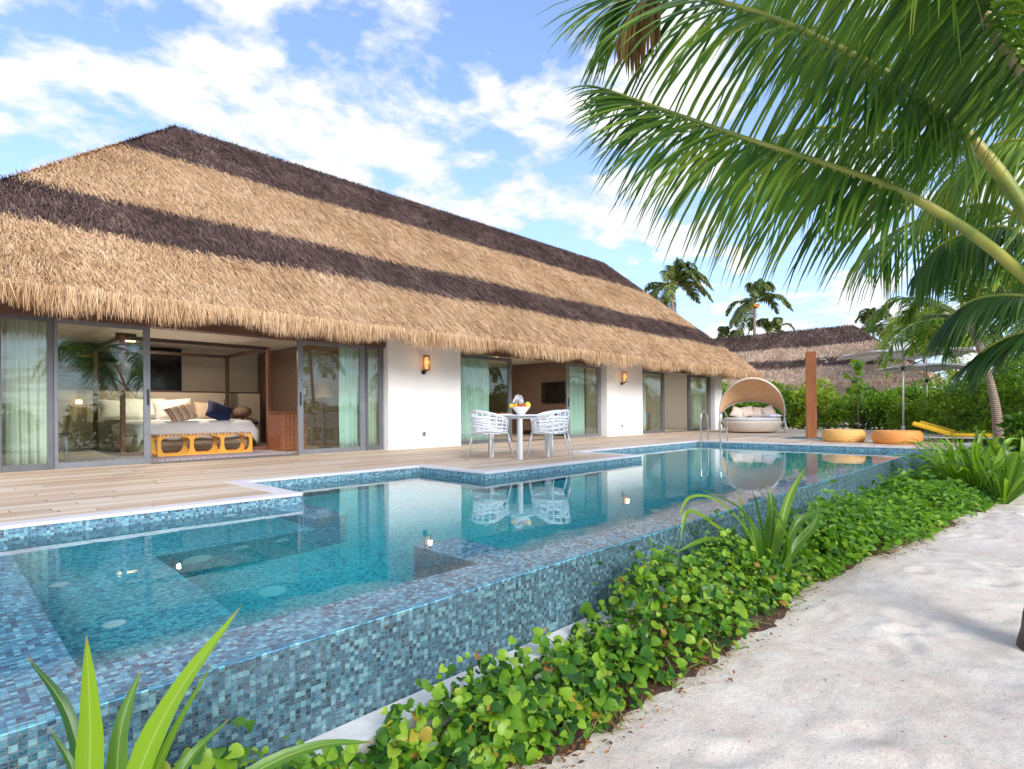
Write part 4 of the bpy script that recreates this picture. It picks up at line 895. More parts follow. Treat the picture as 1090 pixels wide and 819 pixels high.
# ================================================================== PLANTS
def frond(pts, L, n, parent, mat, seed=0, w=.03, droop=.30, start=.14, rr=.028, lenf=None, rach='rachis', segs=5, spread=.9, name='frond', both=None, fwd=.55, twist=.5, down=-.12):
    r = np.random.default_rng(seed); C = spline(pts, 60); C = np.array([tuple(p) for p in C]); T = nrm(np.gradient(C, axis=0))
    up = np.array([0, 0, 1.]); m = 2*n
    t = np.repeat(np.linspace(start, .995, n), 2)+r.uniform(-.004, .004, m); t = np.clip(t, 0, 1); s = np.tile([-1., 1.], n)
    idx = t*60; i0 = np.clip(idx.astype(int), 0, 59); fr = (idx-i0)[:, None]
    P = C[i0]*(1-fr)+C[i0+1]*fr; TT = nrm(T[i0]*(1-fr)+T[i0+1]*fr)
    S = nrm(np.cross(TT, up+TT*.0)); S = np.where(np.linalg.norm(S, axis=1, keepdims=True) < .1, np.array([1., 0, 0]), S)
    D = nrm(TT*(fwd+.75*np.clip((t-.6)/.4, 0, 1)[:, None])+S*s[:, None]*spread-up*down*(1-.6*np.clip((t-.75)/.25, 0, 1))[:, None]+r.normal(size=(m, 3))*.07)
    tt = (t-start)/(1-start); ln = L*(.55+.6*np.sin(PI*np.clip(tt*.9+.08, 0, 1))**.8)*(1-.45*np.clip((tt-.75)/.25, 0, 1))*r.uniform(.85, 1.1, m)
    wp = [.6, 1, .95, .75, .45, .04] if segs == 5 else [.7, 1, .6, .05][:segs+1]
    kd = droop*r.uniform(.75, 1.3, m)
    tw = r.normal(size=(m, 3))*twist*.35
    rows = []; p = P.copy(); d = D.copy()
    for q in range(segs+1):
        wv = TT+tw; wv = nrm(wv-d*np.sum(wv*d, 1, keepdims=True)); h = (w*wp[q]*.5)
        rows.append(np.stack([p-wv*h, p+wv*h], 1))
        p = p+d*(ln/segs)[:, None]; d = nrm(d+np.array([0, 0, -1.])*(kd*(1+.35*q))[:, None])
    V = np.stack(rows, 1)  # m, segs+1, 2, 3
    k = (segs+1)*2; TF = np.array([(2*q, 2*q+1, 2*q+3, 2*q+2) for q in range(segs)])
    Fc = (TF[None]+np.arange(m)[:, None, None]*k).reshape(-1, 4); V = V.reshape(-1, 3)
    # rachis tube
    mb = MB().tube([Vector(c) for c in C[::2]], [rr*(1-.82*(i/30)) for i in range(31)], 8)
    tri = [f for f in mb.f if len(f) == 4]
    V2 = np.array(mb.v); F2 = np.array(tri)+len(V)
    off = np.array(parent.location) if parent is not None else 0
    return fast_mesh(name, np.concatenate([V, V2])-off, np.concatenate([Fc, F2]), [M[mat], M[rach]], np.concatenate([np.zeros(len(Fc)), np.ones(len(F2))]), parent, smooth=True)

# the big palm on the right: trunk just outside the frame, crown over the path
cp = at(1140, 320, 3.5)
base = at(1120, 700, 3.4)
pt = empty('coconut_palm', (base.x, base.y, GZ), label='large coconut palm at the right path edge with long fronds over the path', cat='palm tree')
off = Vector(pt.location)
tr = spline([(base.x, base.y, GZ-.1), (base.x+.06, base.y-.03, 0), (base.x+.15, base.y-.12, .9), (cp.x+.06, cp.y-.1, cp.z+.2)], 24)
mb = MB().tube([p-off for p in tr], [.17-.07*min(1, i/6)+.006*(i % 2) for i in range(25)], 14); mb.build('trunk', M['trunk_near'], pt, smooth=True)
F1 = [((1140, 345, 3.3), (1050, 262, 3.2), (960, 205, 3.15), (880, 178, 3.2), (800, 150, 3.3), (715, 118, 3.5), (642, 92, 3.7))]
def fr_img(q, **kw):
    kw.setdefault('down', .75); kw.setdefault('fwd', .46)
    return frond([at(*p) for p in q], parent=pt, **kw)
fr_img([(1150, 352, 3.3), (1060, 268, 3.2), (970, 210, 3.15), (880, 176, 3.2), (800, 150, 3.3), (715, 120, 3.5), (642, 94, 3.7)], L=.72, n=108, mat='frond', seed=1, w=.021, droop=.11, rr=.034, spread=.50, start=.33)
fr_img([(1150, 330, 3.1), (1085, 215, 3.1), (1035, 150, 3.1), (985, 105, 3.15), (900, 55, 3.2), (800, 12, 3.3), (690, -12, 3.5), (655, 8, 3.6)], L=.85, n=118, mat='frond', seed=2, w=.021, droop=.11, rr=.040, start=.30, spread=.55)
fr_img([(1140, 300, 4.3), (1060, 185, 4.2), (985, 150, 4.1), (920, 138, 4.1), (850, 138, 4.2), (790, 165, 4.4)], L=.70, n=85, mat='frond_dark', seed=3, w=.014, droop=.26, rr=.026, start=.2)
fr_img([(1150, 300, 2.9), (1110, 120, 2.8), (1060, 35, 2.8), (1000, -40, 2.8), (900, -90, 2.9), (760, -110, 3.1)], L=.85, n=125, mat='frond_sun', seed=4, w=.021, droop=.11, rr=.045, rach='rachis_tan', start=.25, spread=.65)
fr_img([(1180, 300, 2.6), (1210, 80, 2.4), (1150, -90, 2.4), (1040, -150, 2.4), (880, -160, 2.6)], L=.85, n=105, mat='frond', seed=5, w=.021, droop=.11, rr=.03, spread=.7, start=.3)
fr_img([(1150, 320, 3.9), (1075, 225, 4.2), (1010, 225, 4.5), (955, 245, 4.9), (922, 272, 5.2)], L=.75, n=75, mat='frond', seed=6, w=.02, droop=.26, rr=.022)
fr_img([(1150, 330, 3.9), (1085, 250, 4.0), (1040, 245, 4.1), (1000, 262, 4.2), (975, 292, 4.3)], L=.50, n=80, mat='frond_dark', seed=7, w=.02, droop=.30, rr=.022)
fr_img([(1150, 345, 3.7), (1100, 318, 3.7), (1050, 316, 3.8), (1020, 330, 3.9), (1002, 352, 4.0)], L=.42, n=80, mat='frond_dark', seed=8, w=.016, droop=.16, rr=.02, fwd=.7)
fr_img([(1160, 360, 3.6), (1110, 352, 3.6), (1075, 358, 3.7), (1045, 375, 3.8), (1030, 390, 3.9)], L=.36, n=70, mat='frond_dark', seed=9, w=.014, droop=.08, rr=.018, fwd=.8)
fr_img([(1160, 300, 4.6), (1120, 90, 4.8), (1050, 20, 5.0), (960, 10, 5.2), (880, 60, 5.4)], L=.8, n=80, mat='frond_sun', seed=10, w=.021, droop=.11, rr=.026)
fr_img([(1160, 300, 4.4), (1150, 120, 4.5), (1120, 60, 4.6), (1060, 70, 4.8), (1000, 130, 5.0), (975, 190, 5.1)], L=.75, n=80, mat='frond_sun', seed=12, w=.021, droop=.11, rr=.026)
fr_img([(1170, 340, 3.4), (1220, 150, 3.2), (1320, 40, 3.2), (1420, 60, 3.3)], L=.8, n=60, mat='frond', seed=11, w=.034, droop=.4, rr=.03)
fr_img([(700, -16, 3.45), (690, -5, 3.5), (675, 12, 3.55), (662, 40, 3.6)], L=.38, n=26, mat='frond_dry', seed=14, w=.03, droop=.5, rr=.01, start=.02, rach='rachis_tan')

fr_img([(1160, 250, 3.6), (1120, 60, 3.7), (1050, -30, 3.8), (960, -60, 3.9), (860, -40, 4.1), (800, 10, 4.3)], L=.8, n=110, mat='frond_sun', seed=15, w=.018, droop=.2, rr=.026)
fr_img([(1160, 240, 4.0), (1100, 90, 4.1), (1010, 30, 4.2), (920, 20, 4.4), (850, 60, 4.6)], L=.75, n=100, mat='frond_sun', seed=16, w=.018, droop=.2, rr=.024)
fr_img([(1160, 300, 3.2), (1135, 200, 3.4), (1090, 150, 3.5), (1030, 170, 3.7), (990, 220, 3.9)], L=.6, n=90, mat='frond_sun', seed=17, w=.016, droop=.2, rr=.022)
def palm(loc, h, lean, nf, L, lab, mat='frond_far', seed=0, wind=(0, 0), r0=.16, leafn=26, group=None, elev=(-.2, 1.2), lw=.07, trunk='trunk', crownz=0):
    rd = random.Random(seed); o = empty('palm_tree', loc, label=lab, cat='palm tree', group=group)
    top = Vector((lean[0], lean[1], h))
    tr = spline([(0, 0, -.4), (lean[0]*.15, lean[1]*.15, h*.35), (lean[0]*.5, lean[1]*.5, h*.7), top], 18)
    MB().tube(tr, [r0*(1.25-.55*min(1, i/9)) for i in range(19)], 10).build('trunk', M[trunk], o, smooth=True)
    Vs, Fs, Ms = [], [], []; k0 = 0
    for i in range(nf):
        a = 2*PI*i/nf+rd.uniform(-.25, .25); e = rd.uniform(*elev); d = Vector((math.cos(a)*math.cos(e)+wind[0], math.sin(a)*math.cos(e)+wind[1], math.sin(e))).normalized()
        l = L*rd.uniform(.8, 1.1); side = Vector((wind[0], wind[1], 0))*.35*l
        p = [top, top+d*l*.33, top+d*l*.62+Vector((0, 0, -.07*l))+side*.3, top+d*l*.82+Vector((0, 0, -.28*l))+side*.6, top+d*l*.93+Vector((0, 0, -.52*l))+side]
        f = frond(p, L*.24, leafn, None, mat, seed=seed*50+i, w=lw, droop=.5, rr=.035, start=.12, segs=3)
        me = f.data; n = len(me.vertices); V = np.empty(n*3, np.float32); me.vertices.foreach_get('co', V)
        Fc = np.empty(len(me.loops), np.int32); me.loops.foreach_get('vertex_index', Fc); mi = np.empty(len(me.polygons), np.int32); me.polygons.foreach_get('material_index', mi)
        Vs.append(V.reshape(-1, 3)); Fs.append(Fc.reshape(-1, 4)+k0); Ms.append(mi); k0 += n
        bpy.data.objects.remove(f); bpy.data.meshes.remove(me)
    fast_mesh('crown', np.concatenate(Vs), np.concatenate(Fs), [M[mat], M['rachis']], np.concatenate(Ms), o, smooth=True)
    if h > 6:
        cb_ = MB()
        for i in range(7): a = i*.9; cb_.lathe([(0, -.14), (.1, -.1), (.14, 0), (.1, .1), (0, .14)], 10, (top.x+.25*math.cos(a), top.y+.25*math.sin(a), top.z-.25-.1*(i % 2)))
        cb_.build('coconuts', M['orange'] if seed == 2 else M['bush0'], o, smooth=True)
    return o
gf = 'tall coconut palms far behind the villas'
def far_palm(px, py, d, L, nf, lab, seed, wind, **kw):
    p = at(px, py, d); palm((p.x, p.y, -.4), p.z+.4, (0, 0), nf, L, lab, seed=seed, wind=wind, group=gf, **kw)
W1 = (RT[0]*.35, RT[1]*.35)
far_palm(716, 303, 42, 2.9, 26, 'windblown tall palm rising behind the end of the big thatched ridge', 1, (RT[0]*.3, RT[1]*.3), elev=(-.7, 1.3), lw=.13)
far_palm(803, 322, 42, 2.6, 22, 'palm with orange coconuts and visible trunk above the low ridge', 2, (RT[0]*.12, RT[1]*.12), elev=(-.9, 1.5), lw=.12)
far_palm(820, 352, 45, 2.0, 14, 'short palm crown just right of the coconut bearing palm', 3, (0, 0), elev=(-.1, 1.2), lw=.12)
far_palm(776, 358, 46, 1.6, 14, 'short palm crown just left of the coconut bearing palm', 4, (0, 0), elev=(-.1, 1.2), lw=.12)
far_palm(930, 348, 44, 2.4, 22, 'windblown palm behind the peak of the neighbour roof', 5, (-RT[0]*.1, -RT[1]*.1), elev=(-.5, 1.4), lw=.12)
far_palm(850, 362, 52, 1.6, 12, 'very small distant palm crown behind the neighbour ridge', 6, (0, 0), elev=(-.1, 1.2), lw=.12)
# mid distance: yellow green palm clump and leaning trunk palm on the right
p = at(985, 440, 30); palm((p.x, p.y, -.2), 4.4, (.3, .1), 20, 3.6, 'yellow green feathery palm behind the parasols', 'frond_yel', 11, (0, 0), .09, 40, None, (.3, 1.45), .06, 'postwood')
p = at(1022, 440, 26); palm((p.x, p.y, -.2), 3.4, (.2, .2), 18, 2.9, 'bright green feathery palm between the parasols and leaning trunk', 'frond_yel', 12, (0, 0), .08, 40, None, (.2, 1.4), .06, 'postwood')
p = at(1066, 480, 12.5); q = at(1030, 340, 12.9); palm((p.x, p.y, -.35), q.z+.35, (q.x-p.x, q.y-p.y), 14, 2.3, 'leaning palm with pale ringed trunk among the right shrubs', 'frond', 13, (0, 0), .10, 40, None, (.0, 1.3), .05)
p = at(1150, 430, 16); palm((p.x, p.y, -.4), 4.2, (-.3, .1), 16, 3.0, 'full crowned palm rising at the right edge behind the path', 'frond', 14, (0, 0), .13, 40, None, (-.2, 1.3), .06)
# vegetation across the path behind the camera, mirrored in the glass
for i, (x, y, h) in enumerate([(-2, -13, 4.5), (6, -14, 5), (12, -12, 4.5), (18, -15, 5.5), (23, -12, 4.5), (1, -18, 6)]):
    palm((x, y, GZ), h, (.4*math.sin(i*2), .4*math.cos(i)), 15, 3.0, ['palm across the path opposite the bedroom', 'palm across the path opposite the first white wall', 'palm across the path opposite the dining table', 'tall palm across the path opposite the second lamp', 'palm across the path opposite the far room', 'tallest palm set back across the path'][i], 'frond', 20+i, (0, 0), .15, 30, 'palms across the sandy path', (-.2, 1.3), .07)

def bush(loc, size, n, mat, lab, seed=0, leaf=(.12, .07), group=None, lobes=26, trunk=True, temp=LEAF):
    r = np.random.default_rng(seed); o = empty('shrub', loc, label=lab, cat='shrub', group=group)
    sx, sy, sz = size; c = r.uniform(-1, 1, (lobes, 3)); c[:, 2] = np.abs(c[:, 2])**.8
    nn = np.linalg.norm(c[:, :2], axis=1, keepdims=True); c[:, :2] *= np.minimum(1, 1/np.maximum(nn, .01))
    c[:, 2] = c[:, 2]*(1-.45*np.minimum(1, nn[:, 0])**2)
    c = c*np.array([sx, sy, sz])*np.array([.85, .85, .80])+np.array([0, 0, sz*.08]); rad = r.uniform(.16, .36, lobes)*min(sx, sy, sz)
    k = r.integers(0, lobes, n); d = nrm(r.normal(size=(n, 3))); d[:, 2] = np.where(r.random(n) < .7, np.abs(d[:, 2]), d[:, 2])
    P = c[k]+d*(rad[k]*r.uniform(.55, 1.12, n)**.6)[:, None]; P[:, 2] = np.maximum(P[:, 2], .02)
    D = nrm(d+r.normal(size=(n, 3))*.6+np.array([0, 0, .1])); N = d*.5+r.normal(size=(n, 3))*.5+np.array([0, 0, .8])
    s = r.uniform(.6, 1.25, n); V, F_ = scatter(*temp, P, D, N, leaf[0]*s, leaf[1]*s)
    fast_mesh('foliage', V, F_, M[mat], parent=o)
    st = MB()
    for i in range(min(lobes, 14)):
        e = c[i]; st.tube([(e[0]*.2, e[1]*.2, -.1), (e[0]*.5, e[1]*.5, e[2]*.5), tuple(e)], [.03, .02, .008], 5)
    st.build('branches', M['bark'], o)
    return o
gb = 'shrubs in the green hedge behind the deck'
spots = [(26.2, 11.8, 1.7, 2.3, 1), (26.8, 9.6, 1.6, 2.2, 1), (27.0, 7.6, 1.5, 2.0, 3), (27.1, 5.9, 1.4, 1.8, 1), (27.3, 4.2, 1.5, 1.65, 3), (27.4, 2.4, 1.4, 1.5, 1), (27.2, .8, 1.6, 1.8, 1), (29.5, 8.7, 1.6, 2.9, 3), (29.8, 5.6, 1.6, 2.2, 1), (29.5, 3.0, 1.7, 1.9, 3), (26.0, 14.2, 1.8, 2.8, 0), (31, 12, 2, 2.8, 1)]
blabs = ['behind the corner of the villa', 'directly behind the daybed canopy', 'between the daybed and the shower post', 'directly behind the shower post', 'behind the yellow orange pouf', 'behind the first parasol pole', 'behind the second parasol pole', 'with yellow tips above the hedge by the neighbour roof', 'taller one showing between the shower post and the parasols', 'yellowish one in the back row behind the parasols', 'deep green one past the villa end wall', 'back row one under the neighbour ridge']
for i, (x, y, r_, h, m) in enumerate(spots):
    bush((x, y, -.15), (r_, r_, h), 5200, 'bush%d' % m, 'leafy green hedge shrub '+blabs[i] if i not in (7, 9) else 'shrub '+blabs[i], 100+i, (.15, .085), gb)
# right side thicket
rs = [(1010, 19, 1.5, 1.7, 0), (1045, 16.5, 1.5, 2.2, 0), (1085, 15, 1.5, 2.6, 2), (1120, 13, 1.6, 2.8, 0), (1150, 17, 2.5, 3.8, 2), (1040, 22, 2.2, 3.0, 0), (1090, 20, 2.4, 3.6, 1), (1000, 27, 2.5, 2.6, 1), (1140, 10.5, 1.0, 1.3, 1)]
rl_ = ['low dark shrub beside the yellow loungers', 'rounded shrub left of the leaning trunk', 'dark shrub right behind the leaning trunk', 'broad shrub at the right edge of the path end', 'tall dark shrub closing the right edge', 'tall shrub behind the leaning trunk', 'bright tall shrub over the end of the path', 'shrub showing under the feathery palm', 'small bright shrub at the path side edge']
rs = [(a, b_, c_, d_, 1 if e_ == 0 else 0) for a, b_, c_, d_, e_ in rs]
for i, (px, d, r_, h, m) in enumerate(rs):
    p = at(px, 470, d); bush((p.x, p.y, -.35), (r_, r_, h), 6500, 'bush%d' % m, rl_[i], 140+i, (.13, .075), 'shrubs in the thicket at the path end')
for i, (x, y, r_, h, m) in enumerate([(-4, -8, 2.2, 2.2, 0), (1, -9, 2.2, 2.0, 1), (6, -8.5, 2.4, 2.3, 0), (11, -8.5, 2.2, 2.0, 1), (16, -8, 2.4, 2.4, 0), (21, -8, 2.4, 2.4, 1), (26, -8, 2.6, 2.6, 0)]):
    bush((x, y, GZ), (r_, r_, h), 3800, 'bush%d' % m, ['broad shrub across the path before the bedroom', 'light shrub across the path before the bedroom cabinet', 'broad shrub across the path before the first lamp', 'light shrub across the path before the dining table', 'broad shrub across the path before the television', 'light shrub across the path before the far room', 'largest shrub across the path past the deck end'][i], 170+i, (.2, .12), 'shrubs across the sandy path')
# young sea grape with round leaves standing above the hedge
p = at(914, 420, 22); sg = empty('sea_grape', (p.x, p.y, -.1), label='young plant with big round leaves standing up before the neighbour roof', cat='plant')
MB().tube([(0, 0, 0), (.1, .05, 1.2), (0, .1, 2.6)], [.03, .02, .01], 6).build('stem', M['bark'], sg)
n = 34; h = rng.uniform(1.3, 2.75, n); a = rng.uniform(0, 2*PI, n); P = np.stack([.05+.42*np.cos(a)*rng.random(n), .1+.42*np.sin(a)*rng.random(n), h], 1); P[h > 2.3, :2] *= .4
V, F_ = scatter(*ROUND, P, rdir(n)*.6+np.array([0, 0, .5]), rdir(n)+np.array([-.7, -.6, .3]), np.full(n, .26), np.full(n, .27)); fast_mesh('leaves', V, F_, M['bush1'], parent=sg, smooth=True)

def strap(leaves, loc, name, lab, mat, cat='plant', group=None, seed=0, fold=.22, nseg=14):
    """leaves: list of (list of points, width)"""
    o = empty(name, loc, label=lab, cat=cat, group=group); loc = Vector(loc); Vs, Fs = [], []; k0 = 0
    for pts, w in leaves:
        C = spline(pts, nseg); V = []
        for i, c in enumerate(C):
            T = (C[min(i+1, nseg)]-C[max(i-1, 0)]).normalized(); f = i/nseg
            view = (Vector((0, 0, CAMH+1.5))-c).normalized() if seed == 99 else Vector((0, 0, 1))+Vector((random.Random(seed+len(Vs)).uniform(-.4, .4), random.Random(seed*3+len(Vs)).uniform(-.9, .1), 0))
            S = T.cross(view).normalized(); N = S.cross(T).normalized()
            ww = w*.5*(1.15 if seed == 99 else 1.3)*(.42+.58*min(1, f/.35))*(1-max(0, (f-.45)/.55)**1.7)+.0008; ww *= 1+.05*math.sin(i*1.7+len(Vs))
            V += [c-S*ww+N*ww*fold*1.6-loc, c-S*ww*.5+N*ww*fold*.5-loc, c-loc, c+S*ww*.5+N*ww*fold*.5-loc, c+S*ww+N*ww*fold*1.6-loc]
        F_ = [(i*5+j, i*5+j+1, (i+1)*5+j+1, (i+1)*5+j) for i in range(nseg) for j in range(4)]
        Vs.append(np.array([tuple(v) for v in V])); Fs.append(np.array(F_)+k0); k0 += len(V)
    for V, F_ in zip(Vs, Fs):
        lf = fast_mesh('leaf', V, F_-F_.min(), M[mat], parent=o, smooth=True)
        uvl = lf.data.uv_layers.new(name='UVMap'); vi = np.empty(len(lf.data.loops), np.int32); lf.data.loops.foreach_get('vertex_index', vi)
        uvl.data.foreach_set('uv', np.stack([(vi % 5)/4, (vi//5)/nseg], 1).astype(np.float32).ravel())
    return o
# front left strap plant
B0 = at(125, 960, 1.35)
def il(*q): return [at(*p) for p in q]
front = [(il((118, 980, 1.34), (97, 860, 1.30), (96, 770, 1.27), (92, 676, 1.24)), .046),
         (il((128, 980, 1.36), (140, 850, 1.36), (185, 745, 1.40), (257, 645, 1.46)), .050),
         (il((122, 985, 1.37), (124, 870, 1.38), (128, 780, 1.42), (150, 712, 1.50)), .038),
         (il((112, 985, 1.36), (95, 860, 1.38), (72, 760, 1.42), (28, 698, 1.46)), .028),
         (il((130, 985, 1.38), (150, 870, 1.42), (180, 790, 1.46), (226, 706, 1.52)), .020),
         (il((130, 985, 1.34), (160, 890, 1.34), (200, 810, 1.38), (245, 765, 1.48)), .024),
         (il((135, 985, 1.32), (185, 900, 1.30), (260, 830, 1.34), (335, 795, 1.42), (400, 790, 1.5)), .032),
         (il((110, 985, 1.32), (95, 900, 1.30), (78, 820, 1.30), (52, 775, 1.32)), .018)]
strap(front, (B0.x, B0.y, GZ), 'strap_leaf_plant', 'large glossy strap leaved plant closest to the camera before the spa', 'strap_front', seed=99, fold=.25)
# middle one
m0 = at(812, 640, 4.6)
mid = [(il((812, 640, 4.6), (806, 590, 4.55), (790, 545, 4.5), (738, 517, 4.4)), .075), (il((810, 640, 4.6), (790, 585, 4.5), (760, 560, 4.4), (733, 545, 4.35), (724, 575, 4.3)), .05),
       (il((812, 640, 4.6), (812, 590, 4.6), (806, 545, 4.6), (800, 520, 4.6)), .07), (il((812, 640, 4.6), (795, 580, 4.6), (788, 545, 4.6), (786, 522, 4.6)), .06),
       (il((816, 640, 4.6), (838, 590, 4.6), (828, 550, 4.55), (806, 521, 4.5)), .085), (il((816, 640, 4.6), (826, 580, 4.7), (840, 530, 4.8), (858, 497, 4.9)), .06),
       (il((816, 640, 4.6), (845, 585, 4.7), (866, 560, 4.8), (872, 535, 4.9)), .06), (il((808, 640, 4.6), (790, 590, 4.4), (755, 575, 4.3), (716, 590, 4.2)), .05),
       (il((812, 640, 4.6), (800, 575, 4.5), (765, 535, 4.4), (735, 530, 4.3), (722, 552, 4.25)), .04), (il((818, 640, 4.6), (834, 590, 4.6), (850, 555, 4.6), (884, 540, 4.7)), .06),
       (il((812, 640, 4.6), (818, 585, 4.65), (822, 540, 4.7), (815, 515, 4.75)), .07), (il((814, 640, 4.5), (835, 610, 4.4), (856, 600, 4.35), (880, 612, 4.3)), .05)]
strap(mid, (m0.x, m0.y, GZ), 'strap_leaf_plant', 'single bright strap leaved plant rising from the creeper beside the infinity wall', 'strap', seed=31)
# far spiky ones
for i, (px, py, d, n, ht) in enumerate([(1012, 535, 9.6, 30, 1.05), (1040, 535, 9.0, 32, 1.1), (1068, 538, 8.6, 30, 1.05), (1030, 515, 11, 26, 1.15), (1085, 525, 9.6, 26, 1.1)]):
    p = at(px, py, d); p.z = float(ground_z(p.x, p.y)); rd = random.Random(i+60); lv = []
    for k in range(n):
        a = rd.uniform(0, 2*PI); e = rd.uniform(.75, 1.4); l = ht*rd.uniform(.7, 1.15); d_ = Vector((math.cos(a)*math.cos(e), math.sin(a)*math.cos(e), math.sin(e)))
        b0 = p+Vector((math.cos(a), math.sin(a), 0))*.05; bend = rd.uniform(.02, .3)
        lv.append(([b0, b0+d_*l*.5, b0+d_*l*.85+Vector((math.cos(a)*bend*.3, math.sin(a)*bend*.3, -bend*.3*l)), b0+d_*l+Vector((math.cos(a)*bend, math.sin(a)*bend, -bend*l))], rd.uniform(.045, .07)))
    strap(lv, tuple(p), 'strap_leaf_plant', ['strap leaved plant nearest the corner of the far deck', 'strap leaved plant in the middle of the far clump', 'strap leaved plant at the path side of the far clump', 'strap leaved plant behind the others near the yellow lounger', 'strap leaved plant at the right edge below the leaning trunk'][i], 'strap', group='strap leaved plants at the far end of the bed', seed=40+i, nseg=8)

# creeping ground cover beside the pool wall
def ground_cover():
    r = np.random.default_rng(21)
    def sample(n, x0, x1, pw):
        x = x0+(x1-x0)*r.random(n)**pw; ey = edge_y(x); u = r.random(n)**.8; y = ey-.02+(np.where(x < 2.2, 1.90, 2.02)-ey)*u+r.normal(size=n)*.02
        y = np.where(x > EX, np.minimum(y, 1.2), y)
        g = ground_z(x, y); cl = .5+.5*np.sin(x*3.1+np.sin(y*5)*1.5)*np.sin(x*1.3+y*4)
        hmax = (.10+.33*np.clip((y-ey)/.38, 0, 1)**.8)*(.62+.55*cl+.45*((r.random(n) < .06) & (x > 1.3)))*(.75+.45*np.clip(np.sin(x*1.9+1.1)+np.sin(x*4.7), -1, 1)*.5+.1)*(1-.28*np.clip((x-5)/4, 0, 1))*(.8+.2*np.clip(x-.3, 0, 1))
        return x, y, g, hmax
    n = 6400; x, y, g, hm = sample(n, .05, 6.2, 1.0); z = g+.03+hm*r.random(n)**.55
    P = np.stack([x, y, z], 1); D = nrm(np.stack([r.normal(size=n)-.2, r.normal(size=n)-.5, r.normal(size=n)*.35-.05], 1)); N = np.stack([r.normal(size=n)*.5-.15, r.normal(size=n)*.5-.45, np.ones(n)], 1)
    s = r.uniform(.022, .070, n)*r.uniform(.8, 1.05, n)*np.where(r.random(n) < .07, 1.35, 1); V, F_ = scatter(*HEART, P, D, N, s, s*1.0)
    o = fast_mesh('creeper_ground_cover', V, F_, M['cover'], smooth=True); tag(o, 'bright green round leaved creeper covering the bed along the infinity wall', 'ground cover', kind='stuff')
    # stems
    k = 1500; sel = r.choice(n, k, replace=False); a = P[sel]; L_ = a[:, 2]-g[sel]; b = a-np.stack([r.normal(size=k)*.05, r.normal(size=k)*.05, L_+.01], 1)
    mid = (a+b)/2+r.normal(size=(k, 3))*np.array([.03, .03, .01]); side = nrm(np.cross(a-b, r.normal(size=(k, 3))))*.0018
    V = np.stack([b-side, b+side, mid-side, mid+side, a-side*.6, a+side*.6], 1).reshape(-1, 3)
    F_ = (np.array([(0, 1, 3, 2), (2, 3, 5, 4)])[None]+np.arange(k)[:, None, None]*6).reshape(-1, 4); s_ = fast_mesh('stems', V, F_, M['stem'], parent=o)
    # runners lying over the soil
    mb = MB()
    for i in range(90):
        x0 = r.uniform(.3, 8); y0 = edge_y(x0)+r.uniform(.0, .25); pts = []
        a_ = r.uniform(-1.2, -.2)
        for q in range(7):
            xx, yy = x0+q*.05*math.cos(a_)*r.uniform(.6, 1.3), y0+q*.035*math.sin(a_)*r.uniform(.4, 1.2); pts.append((xx, yy, float(ground_z(xx, yy))+.05+.03*math.sin(q*1.1+i)))
        mb.tube(pts, .0028, 4)
    mb.build('runners', M['stem'], o)
    n = 13500; x, y, g, hm = sample(n, 5.2, 15.5, .95); z = g+.03+hm*1.05*r.random(n)**.5
    P = np.stack([x, y, z], 1); D = nrm(np.stack([r.normal(size=n)-.3, r.normal(size=n)-.5, r.normal(size=n)*.45+.1], 1)); N = np.stack([r.normal(size=n)*.5-.3, r.normal(size=n)*.5-.4, np.ones(n)], 1)
    s = r.uniform(.04, .10, n)*.9; V, F_ = scatter(*ROUND, P, D, N, s, s*.72)
    o = fast_mesh('shrubby_ground_cover', V, F_, M['cover_far'], smooth=True); tag(o, 'denser broad leaved ground cover filling the far half of the bed', 'ground cover', kind='stuff')
    n = 2200; x = .3+9*r.random(n)**1.2; y = edge_y(x)+r.normal(size=n)*.09+.04; z = ground_z(x, y)+.016+r.random(n)*.012
    P = np.stack([x, y, z], 1); s = r.uniform(.012, .045, n); V, F_ = scatter(*LEAF, P, np.stack([r.normal(size=n), r.normal(size=n), r.normal(size=n)*.12], 1), np.stack([r.normal(size=n)*.3, r.normal(size=n)*.3, np.ones(n)], 1), s, s*r.uniform(.15, .6, n))
    tag(fast_mesh('leaf_litter', V, F_, M['deadleaf']), 'dry brown leaf litter along the edge of the bed', 'leaf litter', kind='stuff')
    n = 620; x = r.uniform(.8, 9, n); y = r.uniform(-2, 1.5, n); z = ground_z(x, y)+.004; P = np.stack([x, y, z], 1); s = r.uniform(.006, .02, n)
    V, F_ = scatter(*LEAF, P, np.stack([r.normal(size=n), r.normal(size=n), np.zeros(n)], 1), np.stack([r.normal(size=n)*.3, r.normal(size=n)*.3, np.ones(n)], 1), s, s*.5)
    tag(fast_mesh('sand_debris', V, F_, M['deadleaf']), 'small brown bits of debris strewn on the white sand', 'debris', kind='stuff')
ground_cover()

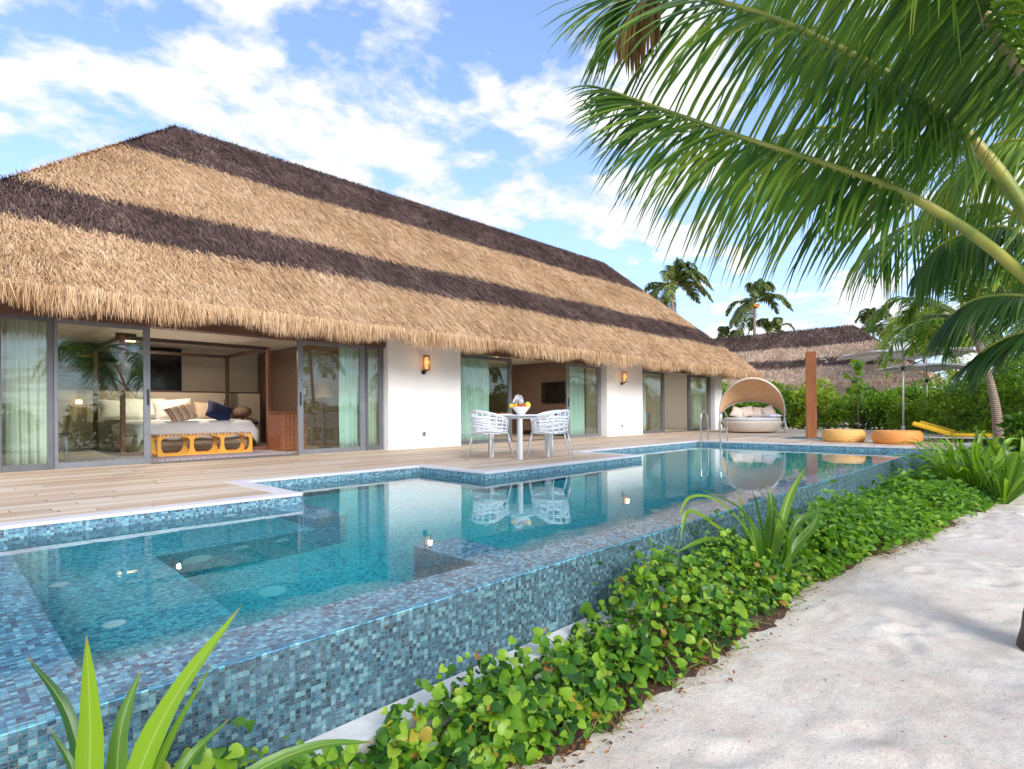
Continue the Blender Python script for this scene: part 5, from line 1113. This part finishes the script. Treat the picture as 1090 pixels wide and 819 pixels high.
# ================================================================== LIGHT
SE, SA = R_(27), R_(-112)     # elevation; direction towards the sun (angle from +X)
world = bpy.data.worlds.new('World'); scene.world = world; world.use_nodes = True
nt = world.node_tree; nt.nodes.clear()
def wn_(t, ins=None, **kw):
    o = nt.nodes.new('ShaderNode'+t)
    for k, v in kw.items(): setattr(o, k, v)
    for k, v in (ins or {}).items():
        if isinstance(v, bpy.types.NodeSocket): nt.links.new(v, o.inputs[k])
        else: o.inputs[k].default_value = v
    return o
sky = wn_('TexSky', sky_type='NISHITA'); sky.sun_disc = False; sky.sun_elevation = SE; sky.sun_rotation = math.pi/2-SA; sky.air_density = 1.0; sky.dust_density = .6; sky.ozone_density = 1.5
tc = wn_('TexCoord'); sep = wn_('SeparateXYZ', {0: tc.outputs['Generated']})
zc = wn_('Math', {0: sep.outputs[2], 1: .14}, operation='ADD'); zc = wn_('Math', {0: zc.outputs[0], 1: .06}, operation='MAXIMUM')
dx = wn_('Math', {0: sep.outputs[0], 1: zc.outputs[0]}, operation='DIVIDE'); dy = wn_('Math', {0: sep.outputs[1], 1: zc.outputs[0]}, operation='DIVIDE')
cv = wn_('CombineXYZ', {0: dx.outputs[0], 1: dy.outputs[0], 2: .0})
cv2 = wn_('VectorMath', {0: cv.outputs[0], 1: (3.1, 1.7, 0)}, operation='ADD')
n1 = wn_('TexNoise', {'Vector': cv2.outputs[0], 'Scale': 2.7, 'Detail': 10., 'Roughness': .58, 'Distortion': .15})
n2 = wn_('TexNoise', {'Vector': cv2.outputs[0], 'Scale': .5, 'Detail': 2.})
s = wn_('Math', {0: n1.outputs[0], 1: wn_('Math', {0: n2.outputs[0], 1: .30}, operation='MULTIPLY').outputs[0]}, operation='ADD')
rp = wn_('ValToRGB', {0: s.outputs[0]}); e = rp.color_ramp.elements; e[0].position = .625; e[0].color = (0, 0, 0, 1); e[1].position = .715; e[1].color = (1, 1, 1, 1)
# cloud brightness with soft grey bellies
rb = wn_('ValToRGB', {0: n1.outputs[0]}); e = rb.color_ramp.elements; e[0].position = .45; e[0].color = (5.2, 5.5, 6.1, 1); e[1].position = .72; e[1].color = (7.3, 7.3, 7.4, 1)
# thin haze towards the horizon
hz = wn_('ValToRGB', {0: sep.outputs[2]}); e = hz.color_ramp.elements; e[0].position = .0; e[0].color = (.55, .55, .55, 1); e[1].position = .5; e[1].color = (.17, .17, .17, 1)
sk2 = wn_('MixRGB', {0: 1., 1: sky.outputs[0], 2: (1.12, 1.38, 1.8, 1)}, blend_type='MULTIPLY')
mxh = wn_('MixRGB', {0: hz.outputs[0], 1: sk2.outputs[0], 2: (5.6, 6.6, 8.2, 1)})
mx = wn_('MixRGB', {0: rp.outputs[0], 1: mxh.outputs[0], 2: rb.outputs[0]})
bg = wn_('Background', {0: mx.outputs[0], 1: .10}); out = wn_('OutputWorld', {0: bg.outputs[0]})
sd = bpy.data.lights.new('sun', 'SUN'); sd.energy = 2.4; sd.angle = R_(30); sd.color = (1, .965, .92)
so_ = bpy.data.objects.new('sun', sd); COL.objects.link(so_); so_.location = (0, 0, 30)
dirv = Vector((math.cos(SE)*math.cos(SA), math.cos(SE)*math.sin(SA), math.sin(SE))); so_.rotation_euler = dirv.to_track_quat('Z', 'Y').to_euler()

scene.view_settings.view_transform = 'Standard'; scene.view_settings.look = 'None'; scene.view_settings.exposure = .8; scene.view_settings.gamma = 1
try: scene.view_settings.use_curve_mapping = False
except Exception: pass
scene.render.engine = 'CYCLES'
c = scene.cycles; c.max_bounces = 10; c.transparent_max_bounces = 12; c.transmission_bounces = 8; c.diffuse_bounces = 4; c.glossy_bounces = 4
c.sample_clamp_indirect = 8; c.use_denoising = True; c.caustics_refractive = True; c.caustics_reflective = True; c.blur_glossy = .3
